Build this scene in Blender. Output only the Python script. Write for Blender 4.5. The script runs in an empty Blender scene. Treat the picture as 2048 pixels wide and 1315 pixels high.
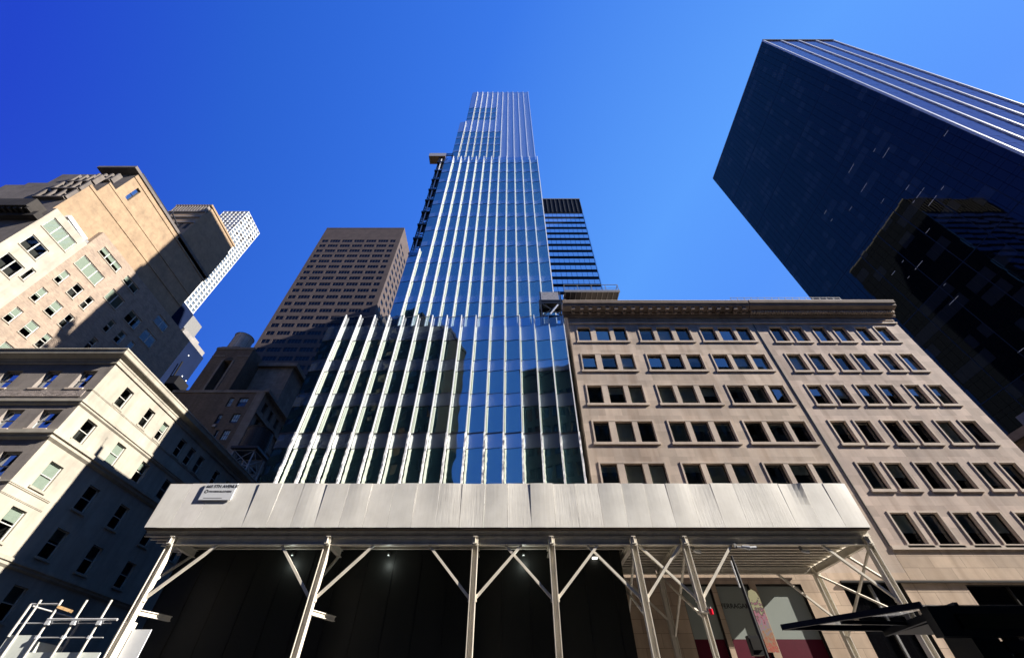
import bpy, math, random
from mathutils import Vector, Matrix
random.seed(7)
C = bpy.context.scene.collection
scene = bpy.context.scene

# ------------------------------------------------------------------ camera
cam = bpy.data.cameras.new('camera'); camo = bpy.data.objects.new('camera', cam); C.objects.link(camo)
camo.location = (0, 0, 1.6); camo.rotation_euler = (math.radians(90 + 45.56), 0, 0)
cam.sensor_width = 36; cam.lens = 812 / 2048 * 36; cam.shift_x = 4 / 2048
cam.clip_start = 0.1; cam.clip_end = 5000
scene.camera = camo
# ------------------------------------------------------------------ light
SUN = Vector((1, -0.228, 0.635)).normalized()
w = bpy.data.worlds.new('World'); scene.world = w; w.use_nodes = True
nt = w.node_tree; nt.nodes.clear()
sky = nt.nodes.new('ShaderNodeTexSky'); sky.sky_type = 'NISHITA'; sky.sun_disc = False
sky.sun_elevation = math.asin(SUN.z); sky.sun_rotation = math.atan2(SUN.x, SUN.y)
sky.altitude = 0; sky.air_density = 1.0; sky.dust_density = 0.3; sky.ozone_density = 3.0
tcw = nt.nodes.new('ShaderNodeTexCoord'); ab = nt.nodes.new('ShaderNodeSeparateXYZ'); ay = nt.nodes.new('ShaderNodeMath'); ay.operation = 'ABSOLUTE'; cx_ = nt.nodes.new('ShaderNodeCombineXYZ'); dt = nt.nodes.new('ShaderNodeVectorMath'); dt.operation = 'DOT_PRODUCT'; dt.inputs[1].default_value = (1, 0.5, 0)
nt.links.new(tcw.outputs['Generated'], ab.inputs[0]); nt.links.new(ab.outputs[1], ay.inputs[0]); nt.links.new(ab.outputs[0], cx_.inputs[0]); nt.links.new(ay.outputs[0], cx_.inputs[1]); nt.links.new(cx_.outputs[0], dt.inputs[0])
mrw = nt.nodes.new('ShaderNodeMapRange'); mrw.inputs[1].default_value = -1.0; mrw.inputs[2].default_value = 1.2; nt.links.new(dt.outputs['Value'], mrw.inputs[0])
rw = nt.nodes.new('ShaderNodeValToRGB'); rw.color_ramp.interpolation = 'LINEAR'
SKY = ((-0.95,(.005,.034,.50)),(-0.65,(.006,.044,.60)),(-0.38,(.016,.112,.66)),(0.05,(.036,.185,.83)),(0.58,(.10,.35,1.0)),(0.78,(.085,.30,.98)),(1.1,(.11,.32,.92)))
while len(rw.color_ramp.elements) < len(SKY): rw.color_ramp.elements.new(0.5)
for e, (q, c) in zip(rw.color_ramp.elements, SKY): e.position = (q + 1.0) / 2.2; e.color = (*c, 1)
nt.links.new(mrw.outputs[0], rw.inputs[0])
hz = nt.nodes.new('ShaderNodeMapRange'); hz.inputs[1].default_value = 0.08; hz.inputs[2].default_value = 0.42; hz.inputs[3].default_value = 0.85; hz.inputs[4].default_value = 0.0; nt.links.new(ab.outputs[2], hz.inputs[0])
hm = nt.nodes.new('ShaderNodeMix'); hm.data_type = 'RGBA'; hm.inputs[7].default_value = (0.13, 0.17, 0.24, 1); nt.links.new(hz.outputs[0], hm.inputs[0]); nt.links.new(rw.outputs[0], hm.inputs[6])
sc_ = nt.nodes.new('ShaderNodeVectorMath'); sc_.operation = 'SCALE'; sc_.inputs['Scale'].default_value = 3.53; nt.links.new(hm.outputs[2], sc_.inputs[0])
mw_ = nt.nodes.new('ShaderNodeMix'); mw_.data_type = 'RGBA'; mw_.inputs[0].default_value = 0.94
nt.links.new(sky.outputs[0], mw_.inputs[6]); nt.links.new(sc_.outputs[0], mw_.inputs[7])
bg = nt.nodes.new('ShaderNodeBackground'); bg.inputs['Strength'].default_value = 0.1
ow = nt.nodes.new('ShaderNodeOutputWorld')
nt.links.new(mw_.outputs[2], bg.inputs['Color'])
nt.links.new(bg.outputs[0], ow.inputs['Surface'])
sl = bpy.data.lights.new('sun', 'SUN'); sl.energy = 5.0; sl.angle = math.radians(0.5); sl.color = (1.0, 0.93, 0.83)
so = bpy.data.objects.new('sun', sl); C.objects.link(so); so.rotation_euler = SUN.to_track_quat('Z', 'Y').to_euler()
so.location = (60, -60, 150)
scene.view_settings.view_transform = 'Standard'; scene.view_settings.look = 'None'
scene.view_settings.exposure = 1.5; scene.view_settings.gamma = 1
scene.cycles.max_bounces = 8; scene.cycles.transparent_max_bounces = 12

# ------------------------------------------------------------------ helpers
class MB:
    def __init__(s): s.v = []; s.f = []; s.m = []; s.mats = []
    def mi(s, m):
        if m not in s.mats: s.mats.append(m)
        return s.mats.index(m)
    def face(s, pts, m):
        n = len(s.v); s.v += [tuple(p) for p in pts]; s.f.append(tuple(range(n, n + len(pts)))); s.m.append(s.mi(m))
    def box(s, x0, x1, y0, y1, z0, z1, m, skip=''):
        if x1 < x0: x0, x1 = x1, x0
        if y1 < y0: y0, y1 = y1, y0
        if z1 < z0: z0, z1 = z1, z0
        F = {'L': [(x0,y1,z0),(x0,y0,z0),(x0,y0,z1),(x0,y1,z1)], 'R': [(x1,y0,z0),(x1,y1,z0),(x1,y1,z1),(x1,y0,z1)],
             'F': [(x0,y0,z0),(x1,y0,z0),(x1,y0,z1),(x0,y0,z1)], 'B': [(x1,y1,z0),(x0,y1,z0),(x0,y1,z1),(x1,y1,z1)],
             'D': [(x0,y1,z0),(x1,y1,z0),(x1,y0,z0),(x0,y0,z0)], 'U': [(x0,y0,z1),(x1,y0,z1),(x1,y1,z1),(x0,y1,z1)]}
        for k, q in F.items():
            if k not in skip: s.face(q, m)
        return s
    def bar(s, p, q, a, b, m, up=(0, 0, 1)):            # a square bar from p to q, a wide sideways, b deep
        p = Vector(p); q = Vector(q); d = (q - p).normalized(); u = Vector(up)
        if abs(d.dot(u)) > 0.98: u = Vector((0, 1, 0))
        sd = d.cross(u).normalized(); uu = sd.cross(d).normalized()
        c = [sd * (a/2*i) + uu * (b/2*j) for i, j in ((-1,-1),(1,-1),(1,1),(-1,1))]
        P = [p + k for k in c]; Q = [q + k for k in c]
        for i in range(4):
            j = (i + 1) % 4; s.face([P[i], P[j], Q[j], Q[i]], m)
        s.face(P[::-1], m); s.face(Q, m); return s
    def tube(s, p, q, r, m, n=10, r2=None):
        p = Vector(p); q = Vector(q); d = (q - p).normalized(); u = Vector((0,0,1)) if abs(d.z) < .95 else Vector((0,1,0))
        sd = d.cross(u).normalized(); uu = sd.cross(d); r2 = r if r2 is None else r2
        A = [p + (sd*math.cos(t) + uu*math.sin(t))*r for t in [2*math.pi*i/n for i in range(n)]]
        B = [q + (sd*math.cos(t) + uu*math.sin(t))*r2 for t in [2*math.pi*i/n for i in range(n)]]
        for i in range(n):
            j = (i+1) % n; s.face([A[i], A[j], B[j], B[i]], m)
        s.face(A[::-1], m); s.face(B, m); return s
    def prism_x(s, prof, x0, x1, m):                    # profile in (y, z) swept along x
        for i in range(len(prof)):
            a = prof[i]; b = prof[(i+1) % len(prof)]
            s.face([(x0, *a), (x1, *a), (x1, *b), (x0, *b)], m)
        s.face([(x0, *a) for a in prof], m); s.face([(x1, *a) for a in prof[::-1]], m); return s
    def prism_y(s, prof, y0, y1, m):                    # profile in (x, z) swept along y
        for i in range(len(prof)):
            a = prof[i]; b = prof[(i+1) % len(prof)]
            s.face([(a[0], y0, a[1]), (a[0], y1, a[1]), (b[0], y1, b[1]), (b[0], y0, b[1])], m)
        s.face([(a[0], y0, a[1]) for a in prof], m); s.face([(a[0], y1, a[1]) for a in prof[::-1]], m); return s
    def ibeam(s, p, q, wd, h, m, up=(0, 0, 1), t=0.03): # I section, flanges on the 'up' sides
        p = Vector(p); q = Vector(q); d = (q-p).normalized(); u = Vector(up); u = (u - d*u.dot(d)).normalized()
        s.bar(p + u*(h/2 - t/2), q + u*(h/2 - t/2), wd, t, m, up)
        s.bar(p - u*(h/2 - t/2), q - u*(h/2 - t/2), wd, t, m, up)
        s.bar(p, q, t*.8, h - 2*t, m, up); return s
    def build(s, name, parent=None):
        me = bpy.data.meshes.new(name); me.from_pydata(s.v, [], s.f)
        for m in s.mats: me.materials.append(m)
        me.polygons.foreach_set('material_index', s.m); me.update()
        return link(name, me, parent)

def world_base(o):
    v = Vector(o.location)
    while o.parent: o = o.parent; v += Vector(o.location)
    return v
def link(name, me, parent=None, loc=None):
    o = bpy.data.objects.new(name, me); C.objects.link(o)
    if parent is not None:
        o.parent = parent; o.location = (Vector(loc) if loc is not None else Vector((0,0,0))) - world_base(parent)
    elif loc is not None: o.location = loc
    return o
def tag(o, label, cat, group=None):
    o['label'] = label; o['category'] = cat
    if group: o['group'] = group
    return o
def thing(name, label, cat, loc=(0,0,0), group=None):
    o = bpy.data.objects.new(name, None); C.objects.link(o); o.location = loc; o.empty_display_size = 0.3
    return tag(o, label, cat, group)
def structure(o): o['kind'] = 'structure'; return o
def copy_tree(o, loc, label=None, parent=None):
    c = o.copy(); C.objects.link(c)
    if parent: c.parent = parent
    else:
        c.location = loc
        if label: c['label'] = label
    for ch in o.children: copy_tree(ch, None, None, c)
    return c

def wall(mb, O, U, V, N, W, H, holes, depth, mw, mr, mback, depth2=None):
    """a wall W x H from corner O with real openings: reveals mr down to depth, then dark room to depth2"""
    O = Vector(O); U = Vector(U); V = Vector(V); N = Vector(N)
    us = sorted({0, W} | {max(0, min(W, h[0])) for h in holes} | {max(0, min(W, h[2])) for h in holes})
    vs = sorted({0, H} | {max(0, min(H, h[1])) for h in holes} | {max(0, min(H, h[3])) for h in holes})
    P = lambda u, v, d=0: O + U*u + V*v - N*d
    for j in range(len(vs)-1):
        run = None
        for i in range(len(us)-1):
            cu = (us[i]+us[i+1])/2; cv = (vs[j]+vs[j+1])/2
            inside = any(h[0] < cu < h[2] and h[1] < cv < h[3] for h in holes)
            if not inside and run is None: run = us[i]
            if inside and run is not None:
                mb.face([P(run,vs[j]), P(us[i],vs[j]), P(us[i],vs[j+1]), P(run,vs[j+1])], mw); run = None
        if run is not None: mb.face([P(run,vs[j]), P(W,vs[j]), P(W,vs[j+1]), P(run,vs[j+1])], mw)
    for (u0, v0, u1, v1) in holes:
        for a, b, m in ((0, depth, mr),) + (((depth, depth2, mback),) if depth2 else ()):
            mb.face([P(u0,v0,a), P(u1,v0,a), P(u1,v0,b), P(u0,v0,b)], m); mb.face([P(u0,v1,b), P(u1,v1,b), P(u1,v1,a), P(u0,v1,a)], m)
            mb.face([P(u0,v0,a), P(u0,v0,b), P(u0,v1,b), P(u0,v1,a)], m); mb.face([P(u1,v0,b), P(u1,v0,a), P(u1,v1,a), P(u1,v1,b)], m)
        d = depth2 or depth
        mb.face([P(u0,v0,d), P(u1,v0,d), P(u1,v1,d), P(u0,v1,d)], mback)

# ------------------------------------------------------------------ materials
def mat(name):
    m = bpy.data.materials.new(name); m.use_nodes = True; n = m.node_tree.nodes
    return m, n, m.node_tree.links, n['Principled BSDF']
def lin(c): return (c[0], c[1], c[2], 1)
def wall_uv(n, L):                                     # (x + y, z) in metres, works on any upright wall
    tc = n.new('ShaderNodeTexCoord'); sp = n.new('ShaderNodeSeparateXYZ'); L.new(tc.outputs['Object'], sp.inputs[0])
    ad = n.new('ShaderNodeMath'); L.new(sp.outputs[0], ad.inputs[0]); L.new(sp.outputs[1], ad.inputs[1])
    cb = n.new('ShaderNodeCombineXYZ'); L.new(ad.outputs[0], cb.inputs[0]); L.new(sp.outputs[2], cb.inputs[1])
    return tc, cb
def ramp(n, L, src, a, b, ca, cb):
    r = n.new('ShaderNodeValToRGB'); r.color_ramp.elements[0].position = a; r.color_ramp.elements[1].position = b
    r.color_ramp.elements[0].color = lin(ca); r.color_ramp.elements[1].color = lin(cb); L.new(src, r.inputs[0]); return r
def stone(name, col, var=0.12, block=(1.2, 0.6), joint=0.012, jcol=0.6, streak=0.35, rough=0.85, bump=0.15, stain=(0.45,0.42,0.4), fine=1.0):
    m, n, L, b = mat(name); tc, uv = wall_uv(n, L)
    br = n.new('ShaderNodeTexBrick'); L.new(uv.outputs[0], br.inputs['Vector'])
    br.inputs['Scale'].default_value = 1; br.inputs['Brick Width'].default_value = block[0]; br.inputs['Row Height'].default_value = block[1]
    br.inputs['Mortar Size'].default_value = joint; br.inputs['Mortar Smooth'].default_value = 0.3; br.inputs['Bias'].default_value = 0
    br.inputs['Color1'].default_value = lin([c*(1-var) for c in col]); br.inputs['Color2'].default_value = lin([c*(1+var) for c in col])
    br.inputs['Mortar'].default_value = lin([c*jcol for c in col])
    mp = n.new('ShaderNodeMapping'); mp.inputs['Scale'].default_value = (0.9, 0.9, 0.07); L.new(tc.outputs['Object'], mp.inputs[0])
    st = n.new('ShaderNodeTexNoise'); st.inputs['Scale'].default_value = 1.6; st.inputs['Detail'].default_value = 6; L.new(mp.outputs[0], st.inputs['Vector'])
    r1 = ramp(n, L, st.outputs[0], 0.42, 0.72, (0,0,0), (1,1,1))
    f = n.new('ShaderNodeMath'); f.operation = 'MULTIPLY'; f.inputs[1].default_value = streak; L.new(r1.outputs[0], f.inputs[0])
    mx = n.new('ShaderNodeMix'); mx.data_type = 'RGBA'; mx.blend_type = 'MULTIPLY'; L.new(f.outputs[0], mx.inputs[0]); L.new(br.outputs[0], mx.inputs[6]); mx.inputs[7].default_value = lin(stain)
    ns = n.new('ShaderNodeTexNoise'); ns.inputs['Scale'].default_value = 0.35*fine; ns.inputs['Detail'].default_value = 9; ns.inputs['Roughness'].default_value = .65; L.new(tc.outputs['Object'], ns.inputs['Vector'])
    r2 = ramp(n, L, ns.outputs[0], 0.3, 0.7, (0.74,0.74,0.76), (1.14,1.12,1.1))
    m2 = n.new('ShaderNodeMix'); m2.data_type = 'RGBA'; m2.blend_type = 'MULTIPLY'; m2.inputs[0].default_value = 1; L.new(mx.outputs[2], m2.inputs[6]); L.new(r2.outputs[0], m2.inputs[7])
    L.new(m2.outputs[2], b.inputs['Base Color']); b.inputs['Roughness'].default_value = rough; b.inputs['Specular IOR Level'].default_value = 0.25
    if bump:
        nf = n.new('ShaderNodeTexNoise'); nf.inputs['Scale'].default_value = 14; nf.inputs['Detail'].default_value = 5; L.new(tc.outputs['Object'], nf.inputs['Vector'])
        sb = n.new('ShaderNodeMath'); sb.operation = 'SUBTRACT'; L.new(nf.outputs[0], sb.inputs[0]); L.new(br.outputs['Fac'], sb.inputs[1])
        bp = n.new('ShaderNodeBump'); bp.inputs['Strength'].default_value = bump; bp.inputs['Distance'].default_value = 0.03; L.new(sb.outputs[0], bp.inputs['Height']); L.new(bp.outputs[0], b.inputs['Normal'])
    return m
def paint(name, col, rough=0.5, metal=0.0, var=0.15, scale=3.0, stretch=(1,1,1), bump=0.0, spec=0.4):
    m, n, L, b = mat(name); tc = n.new('ShaderNodeTexCoord'); mp = n.new('ShaderNodeMapping'); mp.inputs['Scale'].default_value = stretch; L.new(tc.outputs['Object'], mp.inputs[0])
    ns = n.new('ShaderNodeTexNoise'); ns.inputs['Scale'].default_value = scale; ns.inputs['Detail'].default_value = 8; ns.inputs['Roughness'].default_value = .65; L.new(mp.outputs[0], ns.inputs['Vector'])
    r = ramp(n, L, ns.outputs[0], 0.3, 0.7, [c*(1-var) for c in col], [min(1, c*(1+var)) for c in col]); L.new(r.outputs[0], b.inputs['Base Color'])
    b.inputs['Roughness'].default_value = rough; b.inputs['Metallic'].default_value = metal; b.inputs['Specular IOR Level'].default_value = spec
    if bump:
        bp = n.new('ShaderNodeBump'); bp.inputs['Strength'].default_value = bump; bp.inputs['Distance'].default_value = 0.05; L.new(ns.outputs[0], bp.inputs['Height']); L.new(bp.outputs[0], b.inputs['Normal'])
    return m
def mirror_glass(name, base, refl, tint=(0.8,0.9,1.0), rough=0.02, wave=0.02, fres=1.45):
    """coated facade glass: dark body, partly mirrored, stronger at a grazing angle"""
    m, n, L, b = mat(name); b.inputs['Base Color'].default_value = lin(base); b.inputs['Roughness'].default_value = 0.4; b.inputs['Specular IOR Level'].default_value = 0
    g = n.new('ShaderNodeBsdfGlossy'); g.inputs['Color'].default_value = lin(tint); g.inputs['Roughness'].default_value = rough
    fr = n.new('ShaderNodeFresnel'); fr.inputs['IOR'].default_value = fres
    ma = n.new('ShaderNodeMath'); ma.operation = 'MULTIPLY_ADD'; ma.inputs[1].default_value = 1 - refl; ma.inputs[2].default_value = refl; ma.use_clamp = True; L.new(fr.outputs[0], ma.inputs[0])
    mx = n.new('ShaderNodeMixShader'); L.new(ma.outputs[0], mx.inputs[0]); L.new(b.outputs[0], mx.inputs[1]); L.new(g.outputs[0], mx.inputs[2])
    L.new(mx.outputs[0], n['Material Output'].inputs['Surface'])
    if wave:
        tc = n.new('ShaderNodeTexCoord'); ns = n.new('ShaderNodeTexNoise'); ns.inputs['Scale'].default_value = 0.6; ns.inputs['Detail'].default_value = 1; L.new(tc.outputs['Object'], ns.inputs['Vector'])
        bp = n.new('ShaderNodeBump'); bp.inputs['Strength'].default_value = wave; bp.inputs['Distance'].default_value = 1.0; L.new(ns.outputs[0], bp.inputs['Height']); L.new(bp.outputs[0], g.inputs['Normal'])
    return m
def window_glass(name, tint=(0.86,0.9,0.88), refl=0.03):
    m, n, L, b = mat(name); n.remove(b)
    t = n.new('ShaderNodeBsdfTransparent'); t.inputs[0].default_value = lin(tint)
    g = n.new('ShaderNodeBsdfGlossy'); g.inputs['Roughness'].default_value = 0.015; g.inputs['Color'].default_value = (0.9,0.95,1,1)
    fr = n.new('ShaderNodeFresnel'); fr.inputs['IOR'].default_value = 1.55
    ma = n.new('ShaderNodeMath'); ma.operation = 'MULTIPLY_ADD'; ma.inputs[1].default_value = 0.9; ma.inputs[2].default_value = refl; ma.use_clamp = True; L.new(fr.outputs[0], ma.inputs[0])
    mx = n.new('ShaderNodeMixShader'); L.new(ma.outputs[0], mx.inputs[0]); L.new(t.outputs[0], mx.inputs[1]); L.new(g.outputs[0], mx.inputs[2]); L.new(mx.outputs[0], n['Material Output'].inputs['Surface'])
    return m
def emit(name, col, s):
    m, n, L, b = mat(name); b.inputs['Base Color'].default_value = lin(col); b.inputs['Emission Color'].default_value = lin(col); b.inputs['Emission Strength'].default_value = s; return m

M = {}
M['limestone'] = stone('limestone_tan', (0.485,0.40,0.325), var=0.15, block=(1.35,0.72), joint=0.006, jcol=0.78, streak=0.55, stain=(0.6,0.52,0.46))
M['limestone2'] = stone('limestone_pinkish', (0.475,0.385,0.325), var=0.18, block=(1.2,0.72), joint=0.006, jcol=0.75, streak=0.6, stain=(0.58,0.52,0.48))
M['trim'] = stone('limestone_trim', (0.54,0.455,0.375), var=0.05, block=(2.5,1.0), joint=0.004, streak=0.25)
M['panel_stone'] = stone('limestone_base_panels', (0.5,0.39,0.29), var=0.10, block=(1.97,0.655), joint=0.014, jcol=0.55, streak=0.5, stain=(0.5,0.45,0.4))
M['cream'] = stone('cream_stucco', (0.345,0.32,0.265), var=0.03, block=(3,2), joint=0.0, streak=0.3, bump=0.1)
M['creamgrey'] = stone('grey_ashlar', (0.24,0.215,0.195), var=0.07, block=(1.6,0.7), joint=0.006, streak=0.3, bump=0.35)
M['rockface'] = stone('rock_faced_stone', (0.36,0.31,0.28), var=0.25, block=(0.35,0.12), joint=0.01, jcol=0.5, streak=0.2, bump=0.9, fine=8)
M['tanstucco'] = stone('tan_stucco', (0.285,0.205,0.13), var=0.05, block=(6,2.6), joint=0.015, jcol=0.85, streak=0.12, bump=0.08, fine=2)
M['pinkbrick'] = stone('pink_buff_brick', (0.28,0.22,0.17), var=0.12, block=(0.5,0.14), joint=0.006, jcol=0.9, streak=0.15, bump=0.1, fine=2)
M['darkbrick'] = stone('brown_brick', (0.10,0.078,0.06), var=0.2, block=(0.4,0.12), joint=0.008, jcol=1.2, streak=0.4)
M['brownstone'] = stone('weathered_brown_stone', (0.16,0.14,0.12), var=0.12, block=(1.1,0.5), joint=0.008, streak=0.5)
M['granite'] = stone('brown_granite', (0.074,0.058,0.055), var=0.05, block=(1.5,1.0), joint=0.01, streak=0.1, bump=0)
M['granitelit'] = M['granite']
M['whiteconc'] = stone('white_concrete', (0.62,0.62,0.6), var=0.03, block=(4.7,4.7), joint=0.0, streak=0.05, bump=0)
M['navyshade'] = paint('shade_dark_navy_cladding', (0.008,0.014,0.04), rough=0.95, var=0.12, scale=0.3, spec=0.02)  # navy darkened further, so the colour carries the glass tower's shade
M['greyconc'] = stone('pale_grey_render', (0.24,0.23,0.225), var=0.06, block=(3,1.5), joint=0.006, streak=0.2, bump=0)
M['greymetal'] = paint('grey_metal', (0.2,0.2,0.2), rough=0.5, metal=0.3)
M['darkmetal'] = paint('dark_bronze_frame', (0.02,0.018,0.016), rough=0.35, spec=0.5)
M['blackmetal'] = paint('black_paint', (0.012,0.012,0.014), rough=0.4)
M['finwhite'] = paint('white_aluminium_fin', (0.72,0.74,0.75), rough=0.35, var=0.06, scale=1.5, stretch=(1,1,0.2))
M['finwrap'] = paint('wrapped_fin_film', (0.74,0.74,0.74), rough=0.3, var=0.15, scale=4, bump=0.6)
M['whiteframe'] = paint('white_window_frame', (0.46,0.455,0.42), rough=0.5)
M['dkroom'] = paint('dark_room', (0.025,0.025,0.025), rough=0.9)
M['blind'] = paint('window_blind', (0.22,0.25,0.215), rough=0.8, var=0.06)
M['blindgrey'] = paint('grey_roller_shade', (0.72,0.76,0.70), rough=0.8, var=0.08)
M['glasswin'] = window_glass('clear_window_glass')
M['glasswin2'] = window_glass('clear_window_glass_bright', tint=(0.82,0.87,0.86), refl=0.10)
M['glasswin3'] = window_glass('clear_window_glass_old', tint=(0.7,0.76,0.74), refl=0.17)
M['glassblue'] = mirror_glass('blue_sash_glass', (0.01,0.015,0.03), 0.5)
M['tglass'] = mirror_glass('blue_vision_glass', (0.028,0.07,0.082), 0.38, tint=(0.92,1.0,0.86), wave=0.01)
M['tspan'] = mirror_glass('pale_spandrel_glass', (0.16,0.20,0.25), 0.36, tint=(0.95,1.0,0.95), wave=0.01)
M['tfrit'] = mirror_glass('fritted_crown_glass', (0.26,0.31,0.40), 0.3, tint=(0.9,0.95,1.0), rough=0.08, wave=0)
M['parapetglass'] = window_glass('parapet_glass', tint=(0.5,0.62,0.72), refl=0.12)
M['dglass'] = mirror_glass('bronze_black_glass', (0.0035,0.0035,0.0045), 0.045, tint=(0.85,0.8,0.62), wave=0.0, fres=1.34)
M['dglassblind'] = mirror_glass('black_glass_with_blinds', (0.022,0.0225,0.024), 0.045, tint=(0.85,0.8,0.62), wave=0.0, fres=1.34)
M['dfront'] = mirror_glass('violet_front_glass', (0.05,0.05,0.12), 0.10, tint=(0.75,0.8,1.0), wave=0.0, fres=1.18)
M['steelstripe'] = paint('pale_steel_mullion', (0.62,0.62,0.62), rough=0.4, var=0.05)
M['oglass'] = mirror_glass('office_band_glass', (0.14,0.17,0.26), 0.7, tint=(0.85,0.9,1.0), wave=0.01)
M['odark'] = paint('office_dark_spandrel', (0.011,0.015,0.024), rough=0.7, var=0.1)
M['cornice'] = stone('shade_toned_cornice_stone', (0.24,0.195,0.165), var=0.08, block=(2.5,1.0), joint=0.004, streak=0.4)  # shade under the overhang is put into this darker stone colour
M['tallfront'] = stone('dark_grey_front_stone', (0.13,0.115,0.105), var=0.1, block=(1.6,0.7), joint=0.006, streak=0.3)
M['nearblack'] = stone('near_black_cornice_stone', (0.035,0.032,0.03), var=0.1, block=(1.6,0.7), joint=0.0, streak=0.3)  # very dark, even stone for the front cornice
M['wsglass'] = mirror_glass('grey_green_far_glass', (0.12,0.14,0.13), 0.25, wave=0)
M['westdark'] = stone('west_dark_stone', (0.012,0.013,0.012), var=0.2, block=(2,1), streak=.3, bump=0)
M['westgreen'] = stone('west_green_stone', (0.06,0.075,0.065), var=0.2, block=(2,1), streak=.3, bump=0)
def shed_ply(name, col, wr):
    m, n, L, b = mat(name); tc = n.new('ShaderNodeTexCoord'); mp = n.new('ShaderNodeMapping'); mp.inputs['Scale'].default_value = (5, 1, 0.35); L.new(tc.outputs['Object'], mp.inputs[0])
    ns = n.new('ShaderNodeTexNoise'); ns.inputs['Scale'].default_value = 2.2; ns.inputs['Detail'].default_value = 8; ns.inputs['Roughness'].default_value = .7; L.new(mp.outputs[0], ns.inputs['Vector'])
    n2 = n.new('ShaderNodeTexNoise'); n2.inputs['Scale'].default_value = 0.9; n2.inputs['Detail'].default_value = 7; n2.inputs['Roughness'].default_value = .6; L.new(tc.outputs['Object'], n2.inputs['Vector'])
    r = ramp(n, L, ns.outputs[0], 0.3, 0.7, [c*0.94 for c in col], [c*1.03 for c in col]); r2 = ramp(n, L, n2.outputs[0], 0.35, 0.65, (0.88,0.875,0.87), (1.03,1.03,1.03))
    mx = n.new('ShaderNodeMix'); mx.data_type = 'RGBA'; mx.blend_type = 'MULTIPLY'; mx.inputs[0].default_value = 1; L.new(r.outputs[0], mx.inputs[6]); L.new(r2.outputs[0], mx.inputs[7]); L.new(mx.outputs[2], b.inputs['Base Color'])
    b.inputs['Roughness'].default_value = 0.6
    bp = n.new('ShaderNodeBump'); bp.inputs['Strength'].default_value = wr; bp.inputs['Distance'].default_value = 0.02; L.new(ns.outputs[0], bp.inputs['Height']); L.new(bp.outputs[0], b.inputs['Normal'])
    return m
PLY = [shed_ply('painted_plywood_a', (0.79,0.765,0.71), 0.08), shed_ply('painted_plywood_b', (0.765,0.745,0.695), 0.1), shed_ply('wrinkled_sheet', (0.81,0.785,0.73), 0.45), shed_ply('painted_plywood_c', (0.78,0.75,0.71), 0.08)]
M['shedsteel'] = paint('cream_painted_steel', (0.68,0.63,0.54), rough=0.45, var=0.14, scale=2.5, stretch=(1,1,0.4))
M['deck'] = paint('deck_boards', (0.12,0.09,0.065), rough=0.8, var=0.3, scale=2, stretch=(0.2,4,1))
M['hoarding'] = paint('black_hoarding', (0.006,0.007,0.006), rough=0.55, var=0.3, scale=0.6, stretch=(1,1,0.3))
M['asphalt'] = paint('asphalt', (0.05,0.05,0.052), rough=0.9, var=0.25, scale=6)
M['concrete'] = paint('sidewalk_concrete', (0.16,0.15,0.14), rough=0.9, var=0.15, scale=2)
M['roadwhite'] = paint('road_marking_white', (0.7,0.7,0.68), rough=0.7)
M['wood'] = stone('wooden_tank_staves', (0.42,0.39,0.36), var=0.2, block=(0.22,8), joint=0.012, jcol=0.5, streak=0.4, bump=0.3)
M['wooddark'] = stone('dark_tank_staves', (0.05,0.045,0.045), var=0.2, block=(0.22,8), joint=0.012, jcol=0.5, streak=0.4, bump=0.3)
M['plank'] = paint('hoist_planks', (0.30,0.19,0.09), rough=0.8, var=0.4, scale=3, stretch=(4,0.3,1))
M['film'] = paint('frosted_shop_film', (0.27,0.30,0.28), rough=0.35, var=0.04, scale=0.5)
M['crimson'] = paint('crimson_shop_band', (0.085,0.003,0.016), rough=0.4, var=0.1)
M['signwhite'] = paint('sign_white', (0.62,0.64,0.67), rough=0.45, var=0.05)
M['ink'] = paint('black_ink', (0.012,0.012,0.014), rough=0.6, var=0.0)
M['inkgrey'] = paint('grey_ink', (0.07,0.07,0.075), rough=0.6, var=0.0)
M['redlens'] = paint('red_lens', (0.6,0.01,0.03), rough=0.15)
M['streakglow'] = emit('light_streak', (1.0,0.9,0.75), 0.028)  # glow that imitates light streaks on the black tower's glass
M['louvre'] = paint('dark_louvre', (0.05,0.052,0.055), rough=0.6)
M['gglass'] = mirror_glass('granite_tower_glass', (0.002,0.002,0.003), 0.02, tint=(0.9,0.85,0.8), wave=0, fres=1.2)
M['pipegrey'] = paint('scuffed_galvanised_pipe', (0.44,0.43,0.40), rough=0.55, var=0.25, scale=5)
for q_ in ('westdark','westgreen','odark'): M[q_].node_tree.nodes['Principled BSDF'].inputs['Specular IOR Level'].default_value = 0.03
M['lampdim'] = emit('dim_lamp_lens', (0.9,1.0,0.92), 0.03)
M['lamplit'] = emit('lit_lamp_lens', (1.0,0.95,0.85), 1.6)
M['alu'] = paint('bare_aluminium', (0.6,0.6,0.6), rough=0.35, metal=0.4)
M['netting'] = paint('grey_netting', (0.22,0.22,0.25), rough=0.7, var=0.4, scale=6)
M['shelterglass'] = window_glass('shelter_roof_glass', tint=(0.42,0.44,0.47), refl=0.1)

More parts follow.
